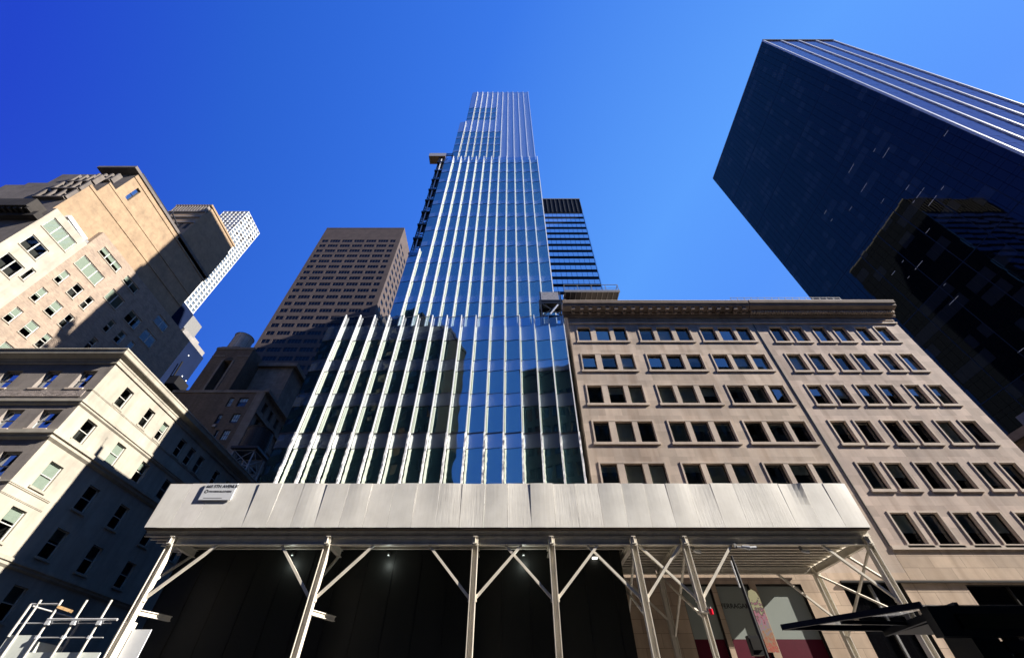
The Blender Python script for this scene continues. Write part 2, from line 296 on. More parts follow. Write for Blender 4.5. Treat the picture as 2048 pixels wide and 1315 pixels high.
# ------------------------------------------------------------------ window parts (meshes shared between equal windows)
_cache = {}
def part_mesh(key, fn):
    if key not in _cache:
        mb = fn(); me = bpy.data.meshes.new(key[0]); me.from_pydata(mb.v, [], mb.f)
        for m in mb.mats: me.materials.append(m)
        me.polygons.foreach_set('material_index', mb.m); me.update(); _cache[key] = me
    return _cache[key]
def window(parent, O, U, N, w, h, depth=0.2, style='fixed', fm='darkmetal', gm='glasswin', blind=0.0, bm='blindgrey', fw=0.07, sill=None, name='window'):
    """window with frame (the part itself), pane, optional shade and sill; O = lower left corner on the wall face"""
    U = Vector(U); N = Vector(N); V = Vector((0,0,1)); w = round(w,3); h = round(h,3)
    def frame():
        mb = MB(); b = lambda u0,v0,u1,v1,d0=0.0,d1=0.08: slab(mb, U, N, u0,v0,u1,v1,d0,d1, M[fm])
        b(0,0,w,fw); b(0,h-fw,w,h); b(0,fw,fw,h-fw); b(w-fw,fw,w,h-fw)
        if style == 'sash': b(fw, h*.48, w-fw, h*.48+fw*.8, -0.015, 0.065)
        if style == 'two': b(w/2-fw*.6, fw, w/2+fw*.6, h-fw, 0.002, 0.078)
        if style == 'three':
            for k in (1/3, 2/3): b(w*k-fw*.6, fw, w*k+fw*.6, h-fw, 0.002, 0.078)
        if style == 'grid':
            b(fw, h*.5-.03, w-fw, h*.5+.03, 0.0, 0.07)
            for k in (1/3, 2/3): b(w*k-.02, fw, w*k+.02, h-fw, 0.012, 0.06)
        return mb
    def slab(mb, U, N, u0,v0,u1,v1,d0,d1,m):
        P = lambda u,v,d: U*u + V*v - N*d
        a=[P(u0,v0,d0),P(u1,v0,d0),P(u1,v1,d0),P(u0,v1,d0)]; c=[P(u0,v0,d1),P(u1,v0,d1),P(u1,v1,d1),P(u0,v1,d1)]
        mb.face(a,m)
        for i in range(4): j=(i+1)%4; mb.face([a[i],c[i],c[j],a[j]],m)
    uk = (round(U.x,3), round(U.y,3), round(N.x,3), round(N.y,3))
    loc = Vector(O) - N*depth
    f = link(name, part_mesh(('window_frame',style,fm,w,h,fw)+uk, frame), parent, loc)
    def pane():
        mb = MB(); P = lambda u,v,d=0.05: U*u+V*v-N*d
        mb.face([P(fw*.5,fw*.5),P(w-fw*.5,fw*.5),P(w-fw*.5,h-fw*.5),P(fw*.5,h-fw*.5)], M[gm]); return mb
    link('pane', part_mesh(('pane',gm,w,h,fw)+uk, pane), f, loc)
    if blind > 0.02:
        bl = round(blind,1)
        def sh():
            mb = MB(); P = lambda u,v,d=0.075: U*u+V*v-N*d; v0 = max(h*(1-bl), fw*.5)
            mb.face([P(fw*.4,v0),P(w-fw*.4,v0),P(w-fw*.4,h-fw*.4),P(fw*.4,h-fw*.4)], M[bm]); return mb
        link('shade', part_mesh(('shade',bm,w,h,bl)+uk, sh), f, loc)
    if sill:
        def si():
            mb = MB(); e = 0.12; d0 = -depth-0.10
            P = lambda u,v,d: U*u+V*v-N*d; a=[P(-e,-.16,d0),P(w+e,-.16,d0),P(w+e,0,d0),P(-e,0,d0)]; c=[P(-e,-.16,0),P(w+e,-.16,0),P(w+e,0,0),P(-e,0,0)]
            mb.face(a,M[sill]); 
            for i in range(4): j=(i+1)%4; mb.face([a[i],c[i],c[j],a[j]],M[sill])
            return mb
        link('sill', part_mesh(('sill',sill,w,h,depth)+uk, si), f, loc)
    return f
FX = ((1,0,0),(0,0,1),(0,-1,0))        # wall facing the avenue (-y)
SX = ((0,1,0),(0,0,1),(1,0,0))         # wall facing south (+x)
def pick(seq): return random.choice(seq)
def textobj(name, body, size, mtl, parent, loc, ext=0.004, align='LEFT', space=1.0):
    cu = bpy.data.curves.new(name, 'FONT'); cu.body = body; cu.size = size; cu.extrude = ext; cu.offset = size*0.012; cu.align_x = align; cu.space_character = space
    o = bpy.data.objects.new(name, cu); C.objects.link(o); me = bpy.data.meshes.new_from_object(o); bpy.data.objects.remove(o); bpy.data.curves.remove(cu)
    R = Matrix.Rotation(math.radians(90), 4, 'X'); me.transform(R); me.materials.clear(); me.materials.append(mtl); me.name = name
    return link(name, me, parent, loc)

# ------------------------------------------------------------------ ground, roads
g = MB(); g.face([(-3000,-3000,-0.15),(3000,-3000,-0.15),(3000,3000,-0.15),(-3000,3000,-0.15)], M['asphalt']); structure(g.build('ground'))
g = MB(); g.face([(-400,3,-0.146),(400,3,-0.146),(400,20.5,-0.146),(-400,20.5,-0.146)], M['asphalt']); structure(g.build('avenue_road'))
for k, y in enumerate((7.5, 11.8, 16.1)):
    g = MB()
    for i in range(-20, 20): g.box(i*9, i*9+3, y-.06, y+.06, -0.146, -0.142, M['roadwhite'], skip='D')
    structure(g.build('lane_marking'))
for n_, x0, x1 in (('sidewalk', -17.7, 42.5), ('sidewalk', -110, -36)):
    g = MB(); g.box(x0, x1, 20.65, 27.95, -0.15, 0.0, M['concrete']); g.box(x0, x1, 20.5, 20.65, -0.15, 0.003, M['trim']); structure(g.build(n_))
g = MB(); g.box(-110, 110, -6, 2.85, -0.15, 0.0, M['concrete']); g.box(-110, 110, 2.85, 3.0, -0.15, 0.003, M['trim']); structure(g.build('sidewalk'))

# ------------------------------------------------------------------ glass tower
gt = thing('glass_tower', 'tall stepped blue glass tower with white vertical fins above the sidewalk shed', 'building', (-6, 40, 0))
def glass_bay(name, xa, xb, y, z0, z1, saw, bands, parent, m_above=None):
    """one saw-tooth glass strip; bands = list of (z0, z1, material, setback)"""
    mb = MB(); ya, yb = y, y - saw
    for a, b, m, d in bands:
        mb.face([(xa,ya+d,a),(xb,yb+d,a),(xb,yb+d,b),(xa,ya+d,b)], m)
        if d:
            mb.face([(xa,ya,b),(xb,yb,b),(xb,yb+d,b),(xa,ya+d,b)], M['darkmetal'])
    return mb.build(name, parent)
def floors(z0, z1, ztop, pitch, vis, spm='tspan', vm='tglass'):
    out = []; zt = ztop
    while zt - pitch > z0 - pitch:
        a, b = max(z0, zt-vis), min(z1, zt)
        if b > a: out.append((a, b, M[vm], 0.05))
        a2, b2 = max(z0, zt-pitch), min(z1, zt-vis)
        if b2 > a2:
            out.append((a2, b2, M[spm], 0.0))
        zt -= pitch
    if ztop < z1: out.append((ztop, z1, M[spm], 0.0))
    return out
def fin(parent, x, y, z0, z1, d, wd=0.17, name='fin'):
    mb = MB(); mb.box(x, x+wd, y-d, y-d+0.14, z0, z1, M['finwhite']); mb.box(x+0.01, x+wd-0.03, y-d+0.145, y-0.12, z0, z1, M['finwhite'])
    mb.box(x+0.02, x+wd-0.05, y-0.12, y+0.02, z0, z1, M['alu'])
    zz = z0 + 2
    return mb.build(name, parent)
PX0, PX1, NB = -18.0, 5.32, 16; bw = (PX1-PX0)/NB
core = MB(); core.box(PX0+.02, PX1-.02, 28.25, 62, 0, 30.2, M['odark']); core.box(-14.2, 5.3, 32.55, 60, 30.2, 49.6, M['odark']); core.box(-12.85, 5.3, 32.55, 60, 49.6, 82.4, M['odark'])
core.box(-12.7, 5.35, 35.1, 58, 82.4, 111.8, M['odark']); core.box(-11.3, 5.35, 35.1, 58, 111.8, 138.2, M['odark']); core.build('core', gt)
for k in range(NB):
    xa = PX0 + bw*k; xb = xa + bw
    b = [(9.3, 13.0, M['tglass'], .05), (13.0, 14.2, M['tspan'], 0), (14.2, 17.2, M['tglass'], .05), (17.2, 18.4, M['tspan'], 0)]
    for zv in (18.55, 22.3, 26.05): b += [(zv, zv+2.45, M['tglass'], .05), (zv+2.45, zv+3.75 if zv < 26 else 30.4, M['tspan'], 0)]
    glass_bay('glass_strip', xa+.02, xb-.02, 28.0, 0, 31, 0.28, b, gt)
    mb = MB(); mb.face([(xa+.02,28.0,30.4),(xb-.02,27.72,30.4),(xb-.02,27.72,31.75),(xa+.02,28.0,31.75)], M['parapetglass']); mb.build('parapet_pane', gt)
    for zq, aa, bb_, mm in ((31.77,.05,.05,'greymetal'),(18.47,.05,.1,'darkmetal'),(22.25,.03,.05,'darkmetal'),(26.0,.03,.05,'darkmetal')):
        mb = MB(); mb.bar((xa,28.0,zq),(xb,27.72,zq),aa,bb_,M[mm]); mb.build('transom', gt)
    fin(gt, xb-.04, 28.0, 18.5, 31.9, 0.30, wd=.08)
    mb = MB(); z = 9.3; r = random.Random(k)                       # the lower fins still wear crinkled film
    ring = []
    while z < 18.45:
        j = lambda a: r.uniform(-a, a); x = xb-.04
        ring.append([(x-.02+j(.012), 27.62+j(.02), z), (x+.11+j(.02), 27.62+j(.02), z), (x+.09+j(.02), 27.95, z), (x-.02, 27.95, z)]); z += 0.16 + j(.04)
    ring.append([(xb-.05,27.64,18.44),(xb+.08,27.64,18.44),(xb+.08,27.95,18.44),(xb-.05,27.95,18.44)])
    for A, B in zip(ring, ring[1:]):
        for i in range(4): jn = (i+1) % 4; mb.face([A[i], A[jn], B[jn], B[i]], M['finwrap'])
    mb.build('wrapped_fin', gt)
TW = 1.507; XR = 5.36
for k in range(13):                                                # main tower shaft; the 13th bay is the low wing
    xb = XR - TW*k; xa = xb - TW; zt = 82.6 if k < 12 else 49.8
    if k == 12: xa, xb = -14.2, -12.75
    if k == 11: xa = -12.85
    glass_bay('glass_strip', xa+.02, xb-.02, 32.3, 26, zt, 0.26, floors(28, zt-.9, 80.4, 4.14, 2.95), gt)
    mb = MB(); mb.face([(xa+.02,32.3,zt-.9),(xb-.02,32.04,zt-.9),(xb-.02,32.04,zt+.5),(xa+.02,32.3,zt+.5)], M['parapetglass']); mb.build('parapet_pane', gt)
    fin(gt, xb-.04, 32.3, 28, zt+.7, 0.30, wd=.11)
for k in range(12):                                                # crown
    xb = XR + .04 - TW*k; xa = xb - TW; zt = 138.5 if k < 11 else 112.0
    if k < 6: b = [(80, 138.5, M['tfrit'], 0)]
    elif k < 11:
        b = floors(80, 104.9, 104.8, 4.1, 3.0) + [(104.9, 113.4, M['tfrit'], 0)] + floors(113.4, 123.3, 123.2, 4.1, 3.0) + [(123.3, zt, M['tfrit'], 0)]
    else: b = floors(80, 104.9, 104.8, 4.1, 3.0) + [(104.9, 112, M['tfrit'], 0)]
    if k in (5,): b = floors(80, 104.9, 104.8, 4.1, 3.0) + [(104.9, 138.5, M['tfrit'], 0)]
    glass_bay('glass_strip', xa+.02, xb-.02, 34.8, 80, zt, 0.24, b, gt)
    fin(gt, xb-.04, 34.8, 80, zt+.3, 0.26, wd=.07)
mb = MB(); mb.tube((-11.2,36,138),(-11.2,36,142.5),.06,M['greymetal']); mb.build('antenna', gt)

# ------------------------------------------------------------------ limestone buildings on the right
def cornice_profile(y, z, s): return [(y-a*s, z+b) for a, b in ((0,0),(.18,.1),(.2,.28),(.3,.34),(.34,.55),(.92,.72),(.98,.78),(1.0,1.02),(1.1,1.08),(1.12,1.32),(1.05,1.42),(0,1.5))]
lb = thing('limestone_building', 'tan limestone building with triple windows and a bracketed cornice next to the glass tower', 'building', (15, 35, 0))
colsL = [(6.62,7.86),(8.38,9.72),(10.14,11.34),(12.64,13.98),(14.38,15.78),(16.24,17.56),(18.64,20.06),(20.44,21.86),(22.2,23.5)]
Lx0, Lx1 = 5.85, 24.2; rowsL = [(30.38-3.59*k, 28.5-3.585*k) for k in range(5)]
shop_holes = [(10.2-Lx0, 3.0, 12.0-Lx0, 8.3), (12.3-Lx0, 3.0, 14.3-Lx0, 8.3), (14.72-Lx0, 3.0, 17.45-Lx0, 8.3), (19.88-Lx0, 3.0, 23.5-Lx0, 8.36)]
holesL = [(a-Lx0, zb, b-Lx0, zt) for zt, zb in rowsL for a, b in colsL]
mb = MB(); wall(mb, (Lx0,28,8.9), *FX, Lx1-Lx0, 33-8.9, [(h[0],h[1]-8.9,h[2],h[3]-8.9) for h in holesL], 0.32, M['limestone'], M['trim'], M['dkroom'], 1.3)
wall(mb, (Lx0,28,0), *FX, Lx1-Lx0, 8.9, shop_holes, 0.25, M['panel_stone'], M['darkmetal'], M['dkroom'], 2.2)
mb.box(Lx0, Lx1, 28, 52, 0, 33, M['limestone'], skip='FD'); mb.build('wall', lb)
for (zt, zb) in rowsL:
    for i, (a, b) in enumerate(colsL):
        window(lb, (a, 28, zb), FX[0], FX[2], b-a, zt-zb, 0.22, 'fixed', gm=pick(('glasswin','glasswin','glasswin2','glasswin3')), fw=.065, blind=pick((0,.2,.4,.5,.9,.9,1.0)) if i % 3 else pick((0,.3,.9)))
def surround(parent, x0, x1, z0, z1, y, cols=None):
    mb = MB(); t = .12; p = .05
    mb.box(x0-t, x0, y-p, y+.02, z0, z1+t, M['trim']); mb.box(x1, x1+t*.9, y-p, y+.02, z0, z1+t, M['trim'])
    mb.box(x0, x1, y-p+.003, y+.02, z1, z1+t-.003, M['trim'])
    mb.box(x0-t-.1, x1+t+.08, y-p-.05, y+.02, z0-.2, z0, M['trim'])
    if cols:
        for (a, b), (c, d) in zip(cols, cols[1:]): mb.box(b, c, y-.03, y+.02, z0, z1, M['trim'])
    return mb.build('window_surround', parent)
for (zt, zb) in rowsL:
    for gcol in (colsL[0:3], colsL[3:6], colsL[6:9]): surround(lb, gcol[0][0], gcol[-1][1], zb, zt, 28, gcol)
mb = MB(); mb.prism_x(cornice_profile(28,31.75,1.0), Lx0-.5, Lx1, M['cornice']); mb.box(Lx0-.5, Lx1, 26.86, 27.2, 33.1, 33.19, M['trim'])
mb.box(Lx0, Lx1, 27.88, 28.01, 30.86, 31.02, M['trim']); mb.box(Lx0, Lx1, 27.93, 28.01, 31.3, 31.38, M['trim'])
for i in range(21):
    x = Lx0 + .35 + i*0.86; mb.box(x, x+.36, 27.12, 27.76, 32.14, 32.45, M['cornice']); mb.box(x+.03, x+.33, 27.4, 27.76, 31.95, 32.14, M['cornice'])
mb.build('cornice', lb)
# shop front
sf = MB()
for x0, x1 in ((10.2,12.0),(12.3,14.3),(14.72,17.45)):
    sf.box(x0+.05, x1-.05, 28.22, 28.24, 5.67, 8.22, M['film']); sf.box(x0+.05, x1-.05, 28.22, 28.24, 4.75, 5.665, M['crimson'])
    sf.box(x0, x0+.05, 28.1, 28.25, 3, 8.3, M['darkmetal']); sf.box(x1-.05, x1, 28.1, 28.25, 3, 8.3, M['darkmetal'])
    sf.box(x0+.05, x1-.05, 28.1, 28.25, 8.22, 8.3, M['darkmetal'])
sf.box(20.0, 23.4, 28.24, 28.25, 3.0, 8.3, M['dglass']); sf.box(21.6,21.72,28.12,28.24,3.0,8.3,M['greymetal'])
sfo = sf.build('shop_window', lb)
textobj('lettering', 'FERRAGAMO', 0.34, M['ink'], sfo, (12.36, 28.212, 7.12), 0.003, space=0.98)

rb = thing('limestone_building', 'pinkish limestone corner building with paired windows and a toothed cornice at the right', 'building', (31, 35, 0))
colsR = [(25.52,26.8),(27.5,28.76),(29.74,31.0),(31.72,32.96),(33.96,35.2),(35.94,37.18)]
Rx0, Rx1 = 24.22, 38.6; rowsR = [(30.4-3.585*k, 28.42-3.585*k) for k in range(6)]
holesR = [(a-Rx0, zb-10.3, b-Rx0, zt-10.3) for zt, zb in rowsR for a, b in colsR]
mb = MB(); wall(mb, (Rx0,28,10.3), *FX, Rx1-Rx0, 33-10.3, holesR, 0.32, M['limestone2'], M['trim'], M['dkroom'], 1.3)
wall(mb, (Rx0,28,0), *FX, Rx1-Rx0, 10.3, [(27.3-Rx0, 5.2, 38.2-Rx0, 8.25)], 0.3, M['panel_stone'], M['darkmetal'], M['dkroom'], 1.5)
mb.box(Rx0, Rx1, 28, 52, 0, 33, M['limestone2'], skip='FD'); mb.box(Rx0+.02, Rx1, 27.9, 28.01, 10.18, 10.42, M['trim']); mb.box(19.88, Rx1, 27.86, 28.01, 8.36, 8.46, M['darkmetal']) ; mb.build('wall', rb)
for zt, zb in rowsR:
    for i, (a, b) in enumerate(colsR):
        window(rb, (a, 28, zb), FX[0], FX[2], b-a, zt-zb, 0.22, 'fixed', gm=pick(('glasswin','glasswin','glasswin2','glasswin3')), fw=.065, blind=pick((0,.1,.5,.6,.8,.9,1.0)))
        if zb > 11: surround(rb, a, b, zb, zt, 28)
        else: surround(rb, a, b, zb, zt, 28)
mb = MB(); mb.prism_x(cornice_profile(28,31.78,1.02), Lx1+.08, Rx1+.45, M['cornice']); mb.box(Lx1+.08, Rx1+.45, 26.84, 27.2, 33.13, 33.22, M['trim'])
mb.box(Rx0, Rx1, 27.88, 28.01, 30.86, 31.02, M['trim']); mb.box(Rx0, Rx1, 27.93, 28.01, 31.3, 31.38, M['trim'])
for i in range(54):
    x = Rx0 + .2 + i*0.268; mb.box(x, x+.15, 27.42, 27.8, 32.0, 32.24, M['trim'])
mb.box(Lx1-.02, Lx1+.03, 27.94, 28.02, 10.4, 30.9, M['darkmetal']); mb.build('cornice', rb)
mb = MB(); mb.box(27.3, 38.2, 28.27, 28.28, 5.2, 8.25, M['dglass'])
for x in (29.9, 32.5, 35.1): mb.box(x, x+.08, 28.15, 28.27, 5.2, 8.25, M['darkmetal'])
mb.build('shop_window', rb)
mb = MB(); mb.box(25.3, 38.2, 30.2, 45, 33, 36.85, M['greyconc']); mb.build('penthouse', rb)
mb = MB()
for i in range(17): x = 25.4+i*.79; mb.bar((x,30.25,36.85),(x,30.25,37.6),.04,.04,M['greymetal'])
mb.bar((25.4,30.25,37.6),(38.1,30.25,37.6),.04,.04,M['greymetal']); mb.bar((25.4,30.25,37.25),(38.1,30.25,37.25),.025,.025,M['greymetal']); mb.build('railing', rb)

# ------------------------------------------------------------------ sidewalk shed
sh = thing('sidewalk_shed', 'long cream steel sidewalk shed with pale plywood parapet along the pavement', 'scaffold', (0, 23.5, 0))
SX0, SX1, NP = -18.05, 17.8, 30; pw = (SX1-SX0)/NP
for k in range(NP):
    r = random.Random(100+k); x0 = SX0+pw*k+.005; x1 = SX0+pw*(k+1)-.005; zb, zt = 9.06, 11.27+r.uniform(-.015,.02)
    tl, tr_ = r.uniform(-.01,.05), r.uniform(-.01,.05); m = PLY[r.choice((0,1,3,0,1))] if k not in (12,13,15,17,18,23,25,26) else PLY[2]
    if k in (0,1,2,3): tl = tr_ = 0.0
    mb = MB(); n = 5; nz = 6
    bow = r.uniform(-.02,.035) if k > 3 else 0
    def P(i, j, d=0):
        u = i/n; v = j/nz; return (x0+(x1-x0)*u, 21.0 - tl*(1-u)*v - tr_*u*v - bow*math.sin(math.pi*u)*(0.4+.6*v) - (0.09*max(0,(v-.55))*max(0,u-.5)*4 if k == 27 else 0) + d, zb+(zt-zb)*v)
    for i in range(n):
        for j in range(nz):
            mb.face([P(i,j),P(i+1,j),P(i+1,j+1),P(i,j+1)], m); mb.face([P(i,j,.02),P(i,j+1,.02),P(i+1,j+1,.02),P(i+1,j,.02)], m)
    for i in range(n): mb.face([P(i,0),P(i,0,.02),P(i+1,0,.02),P(i+1,0)], m); mb.face([P(i,nz),P(i+1,nz),P(i+1,nz,.02),P(i,nz,.02)], m)
    for j in range(nz): mb.face([P(0,j),P(0,j+1),P(0,j+1,.02),P(0,j,.02)], m); mb.face([P(n,j),P(n,j,.02),P(n,j+1,.02),P(n,j+1)], m)
    mb.build('panel', sh)
for x in (SX0, SX1-.02):
    mb = MB(); mb.box(x, x+.02, 21.06, 26.6, 9.1, 11.2, PLY[0]); mb.build('end_panel', sh)
mb = MB(); mb.box(SX0+.05, SX1-.05, 21.03, 27.85, 8.985, 9.06, M['deck']); mb.build('deck', sh)
PYF = 21.36; BZ = 8.53; S = M['shedsteel']
for i in range(13):
    y = 21.30 + i*0.46; mb = MB(); mb.ibeam((SX0+.05,y,8.845),(SX1-.05,y,8.845),.12,.25,S,t=.02); mb.build('joist', sh)
posts = [x*PYF/22 for x in (-17.0, -9.14, -1.74, 2.09, 6.2, 8.77, 18.0)]
for y in (PYF, 26.2):
    for a, b in zip(posts, posts[1:]):
        mb = MB(); mb.ibeam((a+.17,y,BZ),(b-.17,y,BZ),.2,.34,S,t=.028); o = mb.build('beam', sh)
        if y < 23:
            for f in range(5):
                x = a+.8+(b-a-1.6)*f/4; q = MB(); q.box(x-.05,x+.05,y-.1,y+.1,8.70,8.76,S); q.build('clip', o)
for i, x in enumerate(posts):
    mb = MB(); mb.ibeam((x,21.1,BZ+.002),(x,26.5,BZ+.002),.2,.34,S,t=.028); mb.build('girder', sh)
    for y in (PYF, 26.2):
        zb = 5.65 if (i == 5 and y < 23) else 0
        mb = MB(); mb.ibeam((x,y,zb),(x,y,8.36),.28,.28,S,up=(1,0,0),t=.03); mb.box(x-.16,x+.16,y-.16,y+.16,8.33,8.359,S); o = mb.build('post', sh)
        q = MB(); q.box(x-.15,x+.15,y-.19,y-.155,8.3,8.72,S); q.build('splice_plate', o)
        if zb:
            q = MB(); q.ibeam((x+.12,y+.32,0),(x+.12,y+.32,8.3),.2,.2,S,up=(1,0,0),t=.03); q.box(x,x+.24,y+.2,y+.44,8.27,8.3,S); q.build('post', sh)
            q = MB(); q.box(x-.14,x+.22,y-.14,y+.42,5.61,5.649,S); q.build('base_plate', o)
    for dx in (-2.25, 2.25):
        if (i == 0 and dx < 0) or (i == 6 and dx > 0): continue
        sg_ = math.copysign(1, dx); yb = PYF+.02-.02*sg_
        mb = MB(); mb.bar((x+.15*sg_,yb,6.17),(x+dx,yb,8.36),.11,.11,S,up=(0,1,0)); o = mb.build('brace', sh)
        q = MB(); q.box(x+.14*sg_-.05,x+.14*sg_+.05,yb-.09,yb+.09,6.02,6.3,S); q.build('gusset', o)
    if i in (0, 1, 6):
        mb = MB(); mb.bar((x,PYF+.16,6.9),(x,PYF+1.75,8.36),.1,.1,S,up=(1,0,0)); mb.build('brace', sh)
for x in (posts[6], posts[5], posts[4]):                          # cross braces between front and rear posts
    mb = MB(); mb.bar((x-.06,PYF+.1,5.5),(x-.06,26.1,8.3),.09,.09,S,up=(1,0,0)); mb.build('brace', sh)
    mb = MB(); mb.bar((x+.06,PYF+.1,8.3),(x+.06,26.1,5.5),.09,.09,S,up=(1,0,0)); mb.build('brace', sh)
    mb = MB(); mb.bar((x-2.3,26.1,8.36),(x-.14,26.1,6.2),.1,.1,S,up=(0,1,0)); mb.build('brace', sh)
for x in posts[:2]:                                                # stub rails below the knee braces
    mb = MB(); mb.ibeam((x+.1,PYF+.1,5.65),(x+.7,PYF+1.5,5.65),.14,.2,S); mb.build('rail', sh)
# hoarding behind the shed
mb = MB(); mb.box(-17.2, 5.75, 23.3, 23.4, 0, 8.99, M['hoarding'])
for i in range(17): mb.box(-17.2+i*1.4, -17.17+i*1.4, 23.28, 23.3, 0, 8.95, M['blackmetal'])
tag(mb.build('construction_hoarding'), 'black construction hoarding standing behind the sidewalk shed posts', 'hoarding')
# sign
sg = thing('site_sign', 'white site sign with street address on the left end of the shed parapet', 'sign', (-15.25, 20.9, 10.4))
mb = MB(); mb.box(-16.08,-14.42,20.93,20.965,10.38,11.25,M['signwhite']); mb.build('board', sg)
textobj('lettering', '665 5TH AVENUE', 0.225, M['ink'], sg, (-16.0,20.926,11.02), .003, space=.96)
textobj('lettering', 'PAVARINI McGOVERN', 0.125, M['inkgrey'], sg, (-15.74,20.926,10.78), .003, space=.95)
mb = MB()
for i in range(16):
    a, b = 2*math.pi*i/16, 2*math.pi*(i+1)/16; c = (-15.88,10.82); P = lambda t, r: (c[0]+math.cos(t)*r*1.1, 20.927, c[1]+math.sin(t)*r)
    mb.face([P(a,.05),P(b,.05),P(b,.092),P(a,.092)], M['ink'])
mb.build('emblem', sg)
mb = MB(); mb.box(-15.85,-14.9,20.924,20.929,10.47,10.485,M['inkgrey']); mb.build('fine_print', sg)
# lamps and lantern on the shed
wl = thing('work_light', 'white twin work light clamped to the shed beam above the banner pole', 'lamp', (11.2,21.35,8.4), 'work lights on the shed')
mb = MB(); mb.box(10.85,10.97,21.24,21.3,8.2,8.45,M['greymetal']); mb.tube((10.97,21.25,8.25),(11.2,21.2,8.2),.05,M['alu']); mb.build('bracket', wl)
mb = MB(); mb.tube((11.2,21.2,8.22),(11.5,21.12,8.15),.08,M['alu'],r2=.11); mb.tube((11.45,21.12,8.16),(11.8,21.12,8.16),.07,M['alu'],r2=.09); mb.build('lamp_head', wl)
for (x, lab) in ((14.2,'single white work light under the shed joists at its right part'),(8.95,'white work light beside the post with the red lantern')):
    o = thing('work_light', lab, 'lamp', (x,22.3,8.5), 'work lights on the shed'); mb = MB(); mb.box(x-.05,x+.05,21.5,21.6,8.2,8.36,M['greymetal']); mb.build('bracket', o)
    mb = MB(); mb.tube((x,21.55,8.16),(x+.32,21.55,8.13),.07,M['alu'],r2=.1); mb.build('lamp_head', o)
ol = thing('lit_lamp', 'small lit white lamp under the dark shed ceiling', 'lamp', (4.4,23.2,8.2)); mb = MB(); mb.box(4.25,4.55,23.1,23.3,8.35,8.5,M['greymetal']); mb.build('housing', ol)
mb = MB(); mb.box(4.27,4.53,23.11,23.29,8.3,8.349,M['lamplit']); mb.build('lens', ol)
for x, lab in ((-11.3,'faint lamp glowing on the black hoarding in the leftmost shed bay'),(-6.3,'faint lamp glowing on the black hoarding between second and third shed posts'),(0.7,'faint lamp glowing on the black hoarding left of the lit white lamp')):
    o = thing('hoarding_lamp', lab, 'lamp', (x,23.1,8.4), 'lamps on the black hoarding'); mb = MB(); mb.tube((x,23.2,8.55),(x,23.1,8.42),.07,M['blackmetal'],12,r2=.1); mb.build('shade', o)
    mb = MB(); mb.tube((x,23.1,8.43),(x,23.095,8.415),.05,M['lampdim'],12); mb.build('bulb', o)
    pl = bpy.data.lights.new('lamp_light', 'POINT'); pl.energy = 4; pl.shadow_soft_size = .02; pl.color = (.9,1,.92); po = bpy.data.objects.new('lamp_light', pl); C.objects.link(po); po.parent = o; po.location = (0,-.28,-.30)
rx = posts[5]+.26; rl = thing('red_lantern', 'small red warning lantern hanging at the cut end of a shed post', 'lamp', (rx,21.2,5.6))
mb = MB(); mb.tube((rx,21.2,5.72),(rx,21.2,5.8),.05,M['greymetal'],12); mb.bar((rx-.13,21.2,5.78),(rx,21.2,5.78),.03,.03,M['greymetal']); mb.build('cap', rl)
mb = MB(); mb.tube((rx,21.2,5.52),(rx,21.2,5.719),.08,M['redlens'],14,r2=.09); mb.build('lens', rl)

# ------------------------------------------------------------------ left corner building
k1 = 28/30
def K(v): return v*k1
def KZ(z): return (z-1.6)*k1+1.6
cb = thing('corner_building', 'cream corner building with grey front and white cornice at the lower left', 'building', (-40, 45, 0))
CX, CY, CT = -38.2*k1, 28.0, KZ(27.4)
sideW = []   # (y0, z0, y1, z1, style, blind)
rows = [(24.5,26.5,[(32.5,33.6),(36.1,37.15),(38.75,39.7),(42.2,43.3),(44.2,45.3),(46.2,47.3),(50,51.1),(53,54.1)]),
        (20.2,22.2,[(31.55,32.75),(35.6,36.8),(39.4,40.6),(43.5,44.7),(48,49.2),(52,53.2)]),
        (16.0,18.1,[(31.55,32.85),(36,37.3),(40.2,41.5),(45,46.3),(50,51.3)]), (12.2,14.4,[(31.55,32.85),(36,37.3),(40.2,41.5),(45,46.3)]), (8,10.2,[(31.55,32.85),(36,37.3)])]
holes = [(K(a)-CY, KZ(z0), K(b)-CY, KZ(z1)) for z0, z1, l in rows for a, b in l]
mb = MB(); wall(mb, (CX,CY,0), *SX, 36, CT, holes, .18, M['cream'], M['cream'], M['dkroom'], 1.0)
frW = [(24.45,26.5,[(-48.0,-46.4),(-44.07,-42.7),(-40.7,-39.3)]),(20.2,22.1,[(-44.07,-42.5),(-40.9,-39.2)]),(15.9,18.1,[(-43.6,-42.0),(-40.9,-39.3)]),(11.9,14.2,[(-43.6,-42.0),(-40.9,-39.3)])]
fx0 = -70
fh = [(K(a)-fx0, KZ(z0), K(b)-fx0, KZ(z1)) for z0, z1, l in frW for a, b in l]
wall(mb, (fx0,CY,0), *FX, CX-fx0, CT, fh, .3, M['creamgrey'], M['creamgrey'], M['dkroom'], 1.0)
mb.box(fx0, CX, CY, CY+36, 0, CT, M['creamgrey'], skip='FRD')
mb.box(fx0, CX-.5, CY-.05, CY+.01, KZ(23.5), KZ(24.35), M['rockface'])
mb.build('wall', cb)
for z0, z1, l in rows:
    for i, (a, b) in enumerate(l): window(cb, (CX,K(a),KZ(z0)), SX[0], SX[2], K(b)-K(a), KZ(z1)-KZ(z0), .16, 'sash', 'whiteframe', blind=pick((0,.4,.5,0,.9)) if i else pick((0,.4,1.0)), bm='blind', fw=.07, sill='cream')
for z0, z1, l in frW:
    for a, b in l: window(cb, (K(a),CY,KZ(z0)), FX[0], FX[2], K(b)-K(a), KZ(z1)-KZ(z0), .28, 'sash', 'whiteframe', gm='glassblue', fw=.07, sill='trim')
